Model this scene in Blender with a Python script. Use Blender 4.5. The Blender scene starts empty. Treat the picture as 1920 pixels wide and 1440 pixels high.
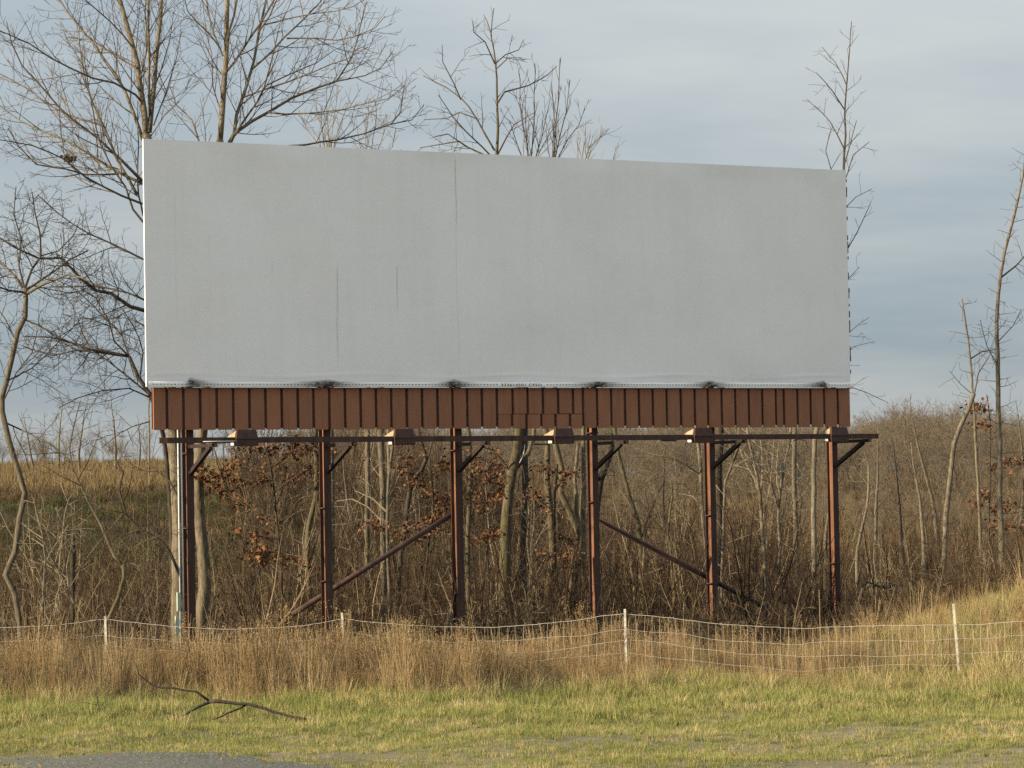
import bpy, math, random
import numpy as np
from mathutils import Vector, Matrix

R = math.radians
SC = bpy.context.scene
COL = SC.collection

# ------------------------------------------------------------------ camera, sky, sun, exposure
FPX, PITCH, ROLL, EYE = 5268.0, 0.0371, -0.0184, 3.1      # measured on the 1920 px wide photograph
_cp, _sp, _cr, _sr = math.cos(PITCH), math.sin(PITCH), math.cos(ROLL), math.sin(ROLL)
_r, _u, FWD = Vector((1, 0, 0)), Vector((0, -_sp, _cp)), Vector((0, _cp, _sp))
RIGHT = _r * _cr + _u * _sr
UP = _u * _cr - _r * _sr
cam = bpy.data.objects.new('camera', bpy.data.cameras.new('camera'))
COL.objects.link(cam)
cam.matrix_world = Matrix(((RIGHT.x, UP.x, -FWD.x, 0), (RIGHT.y, UP.y, -FWD.y, 0),
                           (RIGHT.z, UP.z, -FWD.z, EYE), (0, 0, 0, 1)))
cam.data.sensor_width = 36.0
cam.data.lens = FPX / 1920 * 36.0
cam.data.clip_start, cam.data.clip_end = 0.5, 6000
SC.camera = cam

SUN_AZ = Vector((-math.cos(R(24.6)), -math.sin(R(24.6))))            # horizontal direction towards the sun
SUN_EL = R(19)
SUN_DIR = Vector((SUN_AZ.x * math.cos(SUN_EL), SUN_AZ.y * math.cos(SUN_EL), math.sin(SUN_EL)))
world = bpy.data.worlds.new('World'); SC.world = world; world.use_nodes = True
wn, wl = world.node_tree.nodes, world.node_tree.links
wn.clear()
w_out = wn.new('ShaderNodeOutputWorld'); w_bg = wn.new('ShaderNodeBackground')
w_sky = wn.new('ShaderNodeTexSky'); w_sky.sky_type = 'NISHITA'; w_sky.sun_disc = False
w_sky.sun_elevation = SUN_EL
w_sky.sun_rotation = math.atan2(SUN_AZ.x, SUN_AZ.y)
w_sky.air_density, w_sky.dust_density, w_sky.ozone_density = 1.2, 0.3, 2.0
w_bg.inputs['Strength'].default_value = 0.10
w_tc = wn.new('ShaderNodeTexCoord'); w_sep = wn.new('ShaderNodeSeparateXYZ')
wl.new(w_tc.outputs['Generated'], w_sep.inputs[0])
def wmath(op, a, b=None, c=None):
    n = wn.new('ShaderNodeMath'); n.operation = op
    for i, v in enumerate((a, b, c)):
        if v is None: continue
        if isinstance(v, (int, float)): n.inputs[i].default_value = v
        else: wl.new(v, n.inputs[i])
    return n.outputs[0]
_zz = wmath('ADD', wmath('MAXIMUM', w_sep.outputs['Z'], 0.0), 0.21)   # a flat cloud deck seen from below
w_comb = wn.new('ShaderNodeCombineXYZ')
wl.new(wmath('DIVIDE', w_sep.outputs['X'], _zz), w_comb.inputs[0])
wl.new(wmath('DIVIDE', w_sep.outputs['Y'], _zz), w_comb.inputs[1])
w_mix = wn.new('ShaderNodeMix'); w_mix.data_type = 'RGBA'
w_mix.inputs['Factor'].default_value = 0.95                           # nearly closed cloud deck, a little clear sky through it
w_bright = wmath('MULTIPLY_ADD', wmath('MAXIMUM', w_sep.outputs['Z'], 0.0), 1.9, 0.92)   # an overcast deck is brighter overhead than at the horizon
w_vm = wn.new('ShaderNodeVectorMath'); w_vm.operation = 'SCALE'
w_n2 = wn.new('ShaderNodeTexNoise'); w_n2.inputs['Scale'].default_value = 1.15; w_n2.inputs['Detail'].default_value = 7.0; w_n2.inputs['Roughness'].default_value = 0.58
w_map2 = wn.new('ShaderNodeMapping'); w_map2.inputs['Location'].default_value = (7.3, 5.5, 2.0); w_map2.inputs['Rotation'].default_value = (0, 0, R(-9))
w_map2.inputs['Scale'].default_value = (0.55, 1.0, 1.0)
wl.new(w_comb.outputs[0], w_map2.inputs[0]); wl.new(w_map2.outputs[0], w_n2.inputs['Vector'])
w_rmp2 = wn.new('ShaderNodeValToRGB'); w_rmp2.color_ramp.elements[0].position, w_rmp2.color_ramp.elements[1].position = 0.36, 0.62
w_rmp2.color_ramp.elements[0].color = (1.62, 1.98, 2.30, 1); w_rmp2.color_ramp.elements[1].color = (2.70, 2.86, 2.90, 1)   # grey-blue thick cloud to bright thin cloud
wl.new(w_n2.outputs['Fac'], w_rmp2.inputs[0]); wl.new(w_rmp2.outputs[0], w_vm.inputs[0]); wl.new(w_bright, w_vm.inputs['Scale'])
wl.new(w_vm.outputs[0], w_mix.inputs['B'])
wl.new(w_sky.outputs[0], w_mix.inputs['A'])
wl.new(w_mix.outputs['Result'], w_bg.inputs['Color']); wl.new(w_bg.outputs[0], w_out.inputs[0])

sun_data = bpy.data.lights.new('sun', 'SUN'); sun_data.energy = 5.0; sun_data.angle = R(0.6)
sun_data.color = (1.0, 0.83, 0.58)
sun = bpy.data.objects.new('sun', sun_data); COL.objects.link(sun)
sun.rotation_euler = SUN_DIR.to_track_quat('Z', 'Y').to_euler(); sun.location = (-30, 0, 30)

SC.view_settings.view_transform = 'Standard'; SC.view_settings.look = 'None'
SC.view_settings.gamma = 1.0; SC.view_settings.exposure = 0.87; SC.view_settings.use_curve_mapping = False
SC.cycles.max_bounces = 4; SC.cycles.diffuse_bounces = 1; SC.cycles.glossy_bounces = 2
SC.cycles.transparent_max_bounces = 4
SC.cycles.use_denoising = False                            # keeps the thin twigs crisp; the photograph is grainy too

def at(px, py, Y):
    """the point of the world seen at pixel (px, py) of the 1920 px photograph, Y metres in front of the camera"""
    d = RIGHT * ((px - 960) / FPX) + UP * ((720 - py) / FPX) + FWD
    return Vector((0, 0, EYE)) + d * (Y / d.y)

# ------------------------------------------------------------------ helpers
def smooth(a, b, x):
    t = min(1.0, max(0.0, (x - a) / (b - a))); return t * t * (3 - 2 * t)

def tag(o, label=None, cat=None, group=None, kind=None):
    if label: o['label'] = label
    if cat: o['category'] = cat
    if group: o['group'] = group
    if kind: o['kind'] = kind
    return o

def empty(name, loc, rz=0.0):
    o = bpy.data.objects.new(name, None); COL.objects.link(o)
    o.location = loc; o.rotation_euler = (0, 0, rz); o.empty_display_size = 0.3
    return o

class MB:
    """collects boxes and tubes into one mesh"""
    def __init__(s): s.v = []; s.f = []
    def box(s, x0, x1, y0, y1, z0, z1):
        b = len(s.v)
        s.v += [(x0, y0, z0), (x1, y0, z0), (x1, y1, z0), (x0, y1, z0), (x0, y0, z1), (x1, y0, z1), (x1, y1, z1), (x0, y1, z1)]
        s.f += [(b, b + 3, b + 2, b + 1), (b + 4, b + 5, b + 6, b + 7), (b, b + 1, b + 5, b + 4), (b + 1, b + 2, b + 6, b + 5),
                (b + 2, b + 3, b + 7, b + 6), (b + 3, b, b + 4, b + 7)]
    def cbox(s, x0, x1, y0, y1, z0, z1, c):
        """box whose front edges are chamfered by c"""
        prof = [(x0, y1), (x1, y1), (x1, y0 + c), (x1 - c, y0), (x0 + c, y0), (x0, y0 + c)]
        s.prism(prof, z0, z1)
    def prism(s, prof, z0, z1):
        b, n = len(s.v), len(prof)
        s.v += [(x, y, z0) for x, y in prof] + [(x, y, z1) for x, y in prof]
        for i in range(n):
            j = (i + 1) % n
            s.f.append((b + i, b + j, b + n + j, b + n + i))
        s.f.append(tuple(b + n + i for i in range(n))); s.f.append(tuple(b + i for i in reversed(range(n))))
    def hexa(s, p):
        b = len(s.v); s.v += [tuple(q) for q in p]
        s.f += [(b, b + 3, b + 2, b + 1), (b + 4, b + 5, b + 6, b + 7), (b, b + 1, b + 5, b + 4), (b + 1, b + 2, b + 6, b + 5),
                (b + 2, b + 3, b + 7, b + 6), (b + 3, b, b + 4, b + 7)]
    def tube(s, pts, rads, n=4, cap=False):
        m = len(pts); b = len(s.v); V = s.v; F = s.f
        t = (pts[1] - pts[0]).normalized()
        ref = Vector((0, 0, 1)) if abs(t.z) < 0.9 else Vector((1, 0, 0))
        u = t.cross(ref).normalized()
        cs = [(math.cos(2 * math.pi * k / n), math.sin(2 * math.pi * k / n)) for k in range(n)]
        for i in range(m):
            if i == 0: t = pts[1] - pts[0]
            elif i == m - 1: t = pts[m - 1] - pts[m - 2]
            else: t = pts[i + 1] - pts[i - 1]
            t = t.normalized()
            u = u - t * u.dot(t)
            u = u.normalized() if u.length > 1e-6 else t.orthogonal().normalized()
            w = t.cross(u); p = pts[i]; r = rads[i]
            for c, sn in cs:
                V.append((p.x + r * (u.x * c + w.x * sn), p.y + r * (u.y * c + w.y * sn), p.z + r * (u.z * c + w.z * sn)))
        for i in range(m - 1):
            o = b + i * n
            for k in range(n):
                k2 = (k + 1) % n
                F.append((o + k, o + k2, o + n + k2, o + n + k))
        if cap:
            F.append(tuple(b + k for k in reversed(range(n)))); F.append(tuple(b + (m - 1) * n + k for k in range(n)))
    def mesh(s, name, mat, smooth_shade=False):
        me = bpy.data.meshes.new(name); me.from_pydata(s.v, [], s.f); me.materials.append(mat)
        if smooth_shade: me.polygons.foreach_set('use_smooth', [True] * len(me.polygons))
        me.update(); return me
    def build(s, name, mat, parent=None, smooth_shade=False):
        o = bpy.data.objects.new(name, s.mesh(name, mat, smooth_shade)); COL.objects.link(o)
        if parent: o.parent = parent
        return o

# ------------------------------------------------------------------ materials
class NT:
    def __init__(s, name):
        s.m = bpy.data.materials.new(name); s.m.use_nodes = True; s.t = s.m.node_tree
        s.b = s.t.nodes['Principled BSDF']; s.b.inputs['Specular IOR Level'].default_value = 0.25
    def n(s, typ, **kw):
        nd = s.t.nodes.new(typ)
        for k, v in kw.items(): setattr(nd, k, v)
        return nd
    def l(s, a, b): s.t.links.new(a, b)
    def pos(s): return s.n('ShaderNodeNewGeometry').outputs['Position']
    def noise(s, scale, vec=None, detail=4, rough=0.55, out='Fac'):
        nd = s.n('ShaderNodeTexNoise'); nd.inputs['Scale'].default_value = scale
        nd.inputs['Detail'].default_value = detail; nd.inputs['Roughness'].default_value = rough
        if vec is not None: s.l(vec, nd.inputs['Vector'])
        return nd.outputs[out]
    def scaled(s, vec, sc):
        nd = s.n('ShaderNodeMapping'); nd.inputs['Scale'].default_value = sc; s.l(vec, nd.inputs[0]); return nd.outputs[0]
    def ramp(s, fac, stops):
        nd = s.n('ShaderNodeValToRGB'); e = nd.color_ramp.elements
        while len(e) < len(stops): e.new(0.5)
        for i, (p, c) in enumerate(stops): e[i].position = p; e[i].color = (*c, 1)
        s.l(fac, nd.inputs[0]); return nd.outputs['Color']
    def math(s, op, a, b=None, c=None):
        nd = s.n('ShaderNodeMath', operation=op)
        for i, v in enumerate((a, b, c)):
            if v is None: continue
            if isinstance(v, (int, float)): nd.inputs[i].default_value = v
            else: s.l(v, nd.inputs[i])
        return nd.outputs[0]
    def mix(s, fac, a, b, blend='MIX'):
        nd = s.n('ShaderNodeMix', data_type='RGBA', blend_type=blend)
        for k, v in (('Factor', fac), ('A', a), ('B', b)):
            if isinstance(v, (int, float)): nd.inputs[k].default_value = v
            elif isinstance(v, tuple): nd.inputs[k].default_value = (*v, 1)
            else: s.l(v, nd.inputs[k])
        return nd.outputs['Result']
    def bump(s, h, dist, strength=0.6):
        nd = s.n('ShaderNodeBump'); nd.inputs['Distance'].default_value = dist; nd.inputs['Strength'].default_value = strength
        s.l(h, nd.inputs['Height']); s.l(nd.outputs[0], s.b.inputs['Normal'])
    def done(s, col, rough=0.85):
        if isinstance(col, tuple): s.b.inputs['Base Color'].default_value = (*col, 1)
        else: s.l(col, s.b.inputs['Base Color'])
        if isinstance(rough, (int, float)): s.b.inputs['Roughness'].default_value = rough
        else: s.l(rough, s.b.inputs['Roughness'])
        return s.m
    def rnd(s): return s.n('ShaderNodeObjectInfo').outputs['Random']
    def attr(s, name): return s.n('ShaderNodeAttribute', attribute_name=name).outputs['Fac']

def mk_bark(name, dark, light, moss=None):
    t = NT(name); p = t.pos()
    v = t.scaled(p, (22, 22, 5))
    n1 = t.noise(1.0, v, 5, 0.65); n2 = t.noise(1.3, p, 3)
    c = t.ramp(n1, [(0.3, dark), (0.62, light)])
    if moss: c = t.mix(t.math('MULTIPLY', t.math('GREATER_THAN', n2, 0.54), 0.55), c, moss)
    c = t.mix(t.math('MULTIPLY', t.math('SUBTRACT', n2, 0.35), 0.8), c, tuple(x * 0.7 for x in dark))
    t.bump(n1, 0.02, 0.7)
    return t.done(c, 0.9)

BARK_GREY = mk_bark('bark_grey', (0.042, 0.034, 0.024), (0.175, 0.145, 0.10))
BARK_OLIVE = mk_bark('bark_olive', (0.035, 0.029, 0.018), (0.15, 0.122, 0.072), (0.10, 0.095, 0.04))
BARK_TAN = mk_bark('bark_tan', (0.06, 0.05, 0.032), (0.225, 0.185, 0.125))
BARK_DARK = mk_bark('bark_dark', (0.02, 0.016, 0.012), (0.08, 0.064, 0.045))
BARK_PALE = mk_bark('bark_pale', (0.06, 0.05, 0.034), (0.235, 0.195, 0.135))
TWIG = mk_bark('twig_brown', (0.04, 0.03, 0.02), (0.115, 0.088, 0.058))
TWIG_CROWN = mk_bark('twig_crown', (0.06, 0.046, 0.032), (0.165, 0.128, 0.086))
TWIG_PALE = mk_bark('twig_pale', (0.12, 0.095, 0.065), (0.28, 0.23, 0.16))

def mk_varied(name, cols, scale=0.5, rough=0.9, trans=0.0, wr=0.6, wn_=0.55):
    """colour varies from piece to piece and slowly over the ground"""
    t = NT(name)
    f = t.math('ADD', t.math('MULTIPLY', t.rnd(), wr), t.math('MULTIPLY', t.noise(scale, t.pos(), 4, 0.6), wn_))
    k = len(cols)
    c = t.ramp(f, [(0.12 + 0.8 * i / max(1, k - 1), cc) for i, cc in enumerate(cols)])
    m = t.done(c, rough)
    if trans:
        tr = t.n('ShaderNodeBsdfTranslucent'); t.l(c, tr.inputs['Color'])
        mx = t.n('ShaderNodeMixShader'); mx.inputs[0].default_value = trans
        t.l(t.b.outputs[0], mx.inputs[1]); t.l(tr.outputs[0], mx.inputs[2])
        t.l(mx.outputs[0], t.t.nodes['Material Output'].inputs['Surface'])
    return m
LAWN = mk_varied('lawn_blades', [(0.50, 0.39, 0.19), (0.40, 0.33, 0.13), (0.26, 0.255, 0.075), (0.19, 0.215, 0.06), (0.36, 0.31, 0.12), (0.52, 0.41, 0.21)], 0.8, 0.8, 0.25, 0.34, 0.95)
STRAW = mk_varied('straw_blades', [(0.19, 0.125, 0.06), (0.32, 0.23, 0.115), (0.46, 0.35, 0.19), (0.25, 0.17, 0.085), (0.39, 0.29, 0.15)], 0.5, 0.85, 0.2)
STRAW_PALE = mk_varied('pale_straw_blades', [(0.40, 0.31, 0.14), (0.33, 0.28, 0.11), (0.48, 0.37, 0.18), (0.29, 0.26, 0.09)], 0.5, 0.85, 0.2)
RUSTWEED = mk_varied('russet_weed', [(0.15, 0.085, 0.035), (0.26, 0.16, 0.065), (0.20, 0.12, 0.05)], 0.6, 0.9, 0.1)
SEED = mk_varied('seed_heads', [(0.28, 0.20, 0.10), (0.40, 0.30, 0.16)], 0.6, 0.95, 0.2)
BRUSH = mk_varied('brush_twigs', [(0.014, 0.008, 0.005), (0.05, 0.031, 0.016), (0.022, 0.012, 0.007), (0.105, 0.07, 0.037), (0.036, 0.02, 0.011), (0.18, 0.13, 0.073)], 0.35, 0.9)
FARTWIG = mk_varied('hazed_far_twigs', [(0.105, 0.086, 0.064), (0.14, 0.108, 0.076), (0.12, 0.10, 0.064), (0.15, 0.108, 0.076)], 0.03, 0.9)  # far twigs kept light and greyish: air haze put into their colour
GREENLEAF = mk_varied('green_leaf', [(0.035, 0.042, 0.016), (0.07, 0.073, 0.026), (0.10, 0.09, 0.038)], 0.25, 0.8, 0.15)
def mk_leaf():
    t = NT('dead_oak_leaf')
    f = t.noise(2.2, t.pos(), 4, 0.7); g = t.noise(17, t.pos(), 2)
    c = t.ramp(t.math('ADD', t.math('MULTIPLY', f, 0.5), t.math('MULTIPLY', g, 0.5)),
               [(0.34, (0.06, 0.025, 0.012)), (0.48, (0.13, 0.054, 0.022)), (0.6, (0.21, 0.105, 0.042)), (0.72, (0.34, 0.20, 0.085))])
    return t.done(c, 0.7)
OAKLEAF = mk_leaf()

def mk_plain(name, col, rough=0.6, var=0.25, scale=6.0, metal=0.0):
    t = NT(name); n = t.noise(scale, t.pos(), 5, 0.6)
    c = t.ramp(n, [(0.3, tuple(x * (1 - var) for x in col)), (0.7, tuple(min(1, x * (1 + var)) for x in col))])
    t.b.inputs['Metallic'].default_value = metal
    return t.done(c, rough)
def mk_rust(name, base, rust):
    t = NT(name); p = t.pos()
    n1 = t.noise(1.0, t.scaled(p, (9, 9, 1.6)), 6, 0.65); n2 = t.noise(30, p, 3)
    c = t.ramp(n1, [(0.32, tuple(x * 0.7 for x in base)), (0.5, base), (0.66, rust)])
    c = t.mix(t.math('MULTIPLY', n2, 0.25), c, tuple(x * 0.4 for x in rust))
    t.bump(n2, 0.003, 0.4)
    return t.done(c, 0.75)
STEEL = mk_rust('rusty_painted_steel', (0.165, 0.074, 0.042), (0.25, 0.122, 0.068))
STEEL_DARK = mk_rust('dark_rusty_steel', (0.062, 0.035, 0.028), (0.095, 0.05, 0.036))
BLACKSTEEL = mk_rust('blackened_steel', (0.03, 0.02, 0.017), (0.05, 0.03, 0.023))
PVC = mk_plain('pale_conduit', (0.62, 0.62, 0.56), 0.45, 0.1)
GREENBOX = mk_plain('grey_green_box', (0.36, 0.41, 0.33), 0.5, 0.15)
STICKER = mk_plain('white_sticker', (0.78, 0.72, 0.62), 0.6, 0.08, 60)
GLASS = mk_plain('dusty_glass', (0.36, 0.29, 0.185), 0.3, 0.25, 12)
LAMPMETAL = mk_plain('lamp_housing', (0.06, 0.03, 0.022), 0.55, 0.3, 10)
CABLE = mk_plain('cable_black', (0.05, 0.045, 0.04), 0.6)
GALV = mk_plain('galvanised_wire', (0.50, 0.46, 0.385), 0.5, 0.2, 8)
POSTWHITE = mk_plain('white_painted_post', (0.55, 0.51, 0.42), 0.8, 0.35, 14)
STUD = mk_plain('post_studs', (0.16, 0.14, 0.11), 0.8)

def mk_vinyl():
    t = NT('grey_white_vinyl'); p = t.n('ShaderNodeTexCoord').outputs['Object']
    big = t.noise(0.35, p, 3); fine = t.noise(240, p, 2); streak = t.noise(1.0, t.scaled(p, (5, 1, 0.35)), 4)
    c = t.ramp(big, [(0.3, (0.855, 0.82, 0.785)), (0.7, (0.905, 0.87, 0.835))])
    c = t.mix(t.math('MULTIPLY', t.math('SUBTRACT', streak, 0.45), 0.25), c, (0.50, 0.51, 0.49))
    c = t.mix(t.math('MULTIPLY', fine, 0.03), c, (0.45, 0.45, 0.44))
    blot = t.noise(1.1, t.scaled(p, (0.7, 1, 1.3)), 6, 0.6)
    c = t.mix(t.math('MULTIPLY', t.math('MAXIMUM', t.math('SUBTRACT', blot, 0.5), 0.0), 0.45), c, (0.55, 0.545, 0.50))
    sm = t.noise(9, t.scaled(p, (1, 1, 3)), 5, 0.7)
    st = t.math('MULTIPLY', t.attr('stain'), t.math('ADD', t.math('MULTIPLY', sm, 2.4), 0.25))
    st.node.use_clamp = True
    c = t.mix(st, c, (0.022, 0.013, 0.011))
    cr = t.math('MULTIPLY', t.attr('crease'), t.math('MULTIPLY_ADD', t.noise(7, p, 3), 0.9, -0.02))
    c = t.mix(cr, c, (0.12, 0.12, 0.115))
    t.bump(t.noise(2.2, t.scaled(p, (1.0, 1, 0.6)), 4, 0.6), 0.05, 0.22)
    return t.done(c, 0.62)
VINYL = mk_vinyl()
def mk_panel():
    t = NT('brown_skirt_panel'); p = t.n('ShaderNodeTexCoord').outputs['Object']
    r = t.rnd(); n = t.noise(2.0, t.scaled(p, (3, 3, 1)), 5, 0.6); f = t.noise(70, p, 3, 0.7)
    c = t.ramp(n, [(0.3, (0.29, 0.124, 0.064)), (0.7, (0.36, 0.156, 0.082))])
    c = t.mix(t.math('MULTIPLY', r, 0.5), c, (0.235, 0.10, 0.053))
    run = t.noise(1.0, t.scaled(p, (14, 1, 0.8)), 5, 0.6)
    c = t.mix(t.math('MULTIPLY', t.math('MAXIMUM', t.math('SUBTRACT', run, 0.52), 0.0), 2.2), c, (0.12, 0.055, 0.03))
    c = t.mix(t.math('MULTIPLY', f, 0.35), c, (0.20, 0.085, 0.042))
    t.bump(f, 0.002, 0.3)
    return t.done(c, 0.7)
PANEL = mk_panel()
PRINT = mk_plain('black_print', (0.07, 0.07, 0.065), 0.8)

# ------------------------------------------------------------------ terrain
def gz(x, y):
    z = 0.0
    z += 1.3 * smooth(3.8, 9.8, x) * smooth(42.6, 48.8, y) * (1 - smooth(51, 58, y))       # grassy hump on the right
    z -= (0.5 * smooth(46, 50.5, y) + 0.5 * smooth(52, 62, y)) * (1 - 0.55 * smooth(5, 9, x) * (1 - smooth(52, 60, y)))
    a = x / max(y, 1.0)
    left = 1 - smooth(-0.05, 0.05, a)
    zl = 4.15 * smooth(78, 108, y) + 0.021 * max(0, y - 106)
    zr = 4.3 * smooth(85, 205, y) + 0.004 * max(0, y - 205)
    z += left * min(zl, 7.0) + (1 - left) * min(zr, 7.0)
    z += 1.5 * (1 - smooth(6, 20, y))
    z += (0.05 * math.sin(x * 1.3 + 0.4 * y) + 0.04 * math.sin(y * 1.7 - x * 0.6)) * smooth(24, 30, y)
    return z
ys = sorted(set([-60, -20, -5, 0, 4, 8, 12, 16, 20, 24] + [26 + 0.8 * i for i in range(50)] + [66 + 2.5 * i for i in range(24)] +
                [126 + 10 * i for i in range(20)] + [340, 400, 500, 700, 1000, 1500, 2500, 4000]))
xs = sorted(set([-2500, -1200, -600, -300, -150, -90] + [-60 + 4 * i for i in range(10)] + [-20 + 0.8 * i for i in range(51)] +
                [20 + 4 * i for i in range(1, 11)] + [90, 150, 300, 600, 1200, 2500]))
gm = MB(); nx = len(xs)
for y in ys:
    for x in xs: gm.v.append((x, y, gz(x, y)))
for j in range(len(ys) - 1):
    for i in range(nx - 1):
        o = j * nx + i; gm.f.append((o, o + 1, o + nx + 1, o + nx))
def mk_ground():
    t = NT('verge_soil_and_litter'); p = t.pos()
    sep = t.n('ShaderNodeSeparateXYZ'); t.l(p, sep.inputs[0])
    n1 = t.noise(0.9, p, 6, 0.6); n2 = t.noise(14, p, 5, 0.7); n3 = t.noise(0.08, p, 3)
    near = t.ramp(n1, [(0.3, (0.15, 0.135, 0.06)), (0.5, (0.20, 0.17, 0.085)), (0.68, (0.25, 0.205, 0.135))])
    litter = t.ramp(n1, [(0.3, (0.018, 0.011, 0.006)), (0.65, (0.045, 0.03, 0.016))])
    field = t.ramp(t.noise(0.5, p, 6, 0.7), [(0.3, (0.075, 0.055, 0.027)), (0.7, (0.13, 0.094, 0.046))])
    y = sep.outputs['Y']
    def sstep(a, b):
        m = t.n('ShaderNodeMapRange', interpolation_type='SMOOTHSTEP'); m.inputs['From Min'].default_value = a
        m.inputs['From Max'].default_value = b; t.l(y, m.inputs['Value']); return m.outputs[0]
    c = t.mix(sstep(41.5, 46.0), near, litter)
    c = t.mix(sstep(96, 112), c, field)
    c = t.mix(t.math('MULTIPLY', n2, 0.5), c, (0.09, 0.07, 0.045))
    t.bump(n2, 0.04, 0.8)
    return t.done(c, 0.95)
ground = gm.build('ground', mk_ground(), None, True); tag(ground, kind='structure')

def mk_gravel():
    t = NT('gravel_shoulder'); p = t.pos()
    n1 = t.noise(26, p, 5, 0.75); n2 = t.noise(1.4, p, 4)
    c = t.ramp(n1, [(0.35, (0.04, 0.038, 0.033)), (0.5, (0.10, 0.095, 0.08)), (0.62, (0.24, 0.225, 0.19))])
    c = t.mix(t.math('MULTIPLY', n2, 0.45), c, (0.10, 0.10, 0.075))
    t.bump(n1, 0.02, 0.9)
    return t.done(c, 0.95)
sh = MB()
def shoulder_edge(x):        # far edge of the gravel, metres from the camera
    return 31.65 - 0.50 * (x + 1.6) + 0.10 * math.sin(1.9 * x) + 0.12 * math.sin(5.3 * x + 1) + 0.10 * math.sin(13.7 * x) - 1.2 * smooth(-1.5, 2.5, x)
gx = [-14 + 0.12 * i for i in range(235)]
for x in gx:
    e = shoulder_edge(x)
    for yy in (22, 25, 27, 28.5, 30, e - 0.8, e):
        sh.v.append((x, yy, gz(x, yy) + 0.03))
for i in range(len(gx) - 1):
    for j in range(6):
        o = i * 7 + j; sh.f.append((o, o + 7, o + 8, o + 1))
shoulder = sh.build('gravel_shoulder', mk_gravel(), None, True); tag(shoulder, kind='structure')

# ------------------------------------------------------------------ billboard (local x along the face, y backwards, z up)
TH = 0.4907
BW, BZ0, BH = 14.63, 1.857 + EYE, 4.27
BO = Vector((-6.268, 48.15, 0.0))
bdir, bback = Vector((math.cos(TH), math.sin(TH), 0)), Vector((-math.sin(TH), math.cos(TH), 0))
def bl(px, py, yo=0.0):
    """board coordinates (x, z) of pixel (px, py) on the plane yo behind the face"""
    d = RIGHT * ((px - 960) / FPX) + UP * ((720 - py) / FPX) + FWD
    o = Vector((0, 0, EYE)) - BO - bback * yo
    k = -o.dot(bback) / d.dot(bback)
    p = o + d * k
    return p.dot(bdir), p.z
bb = empty('billboard', BO, TH)
tag(bb, 'large blank grey-white roadside billboard on six rusty steel posts with brown skirt', 'billboard')

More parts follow.
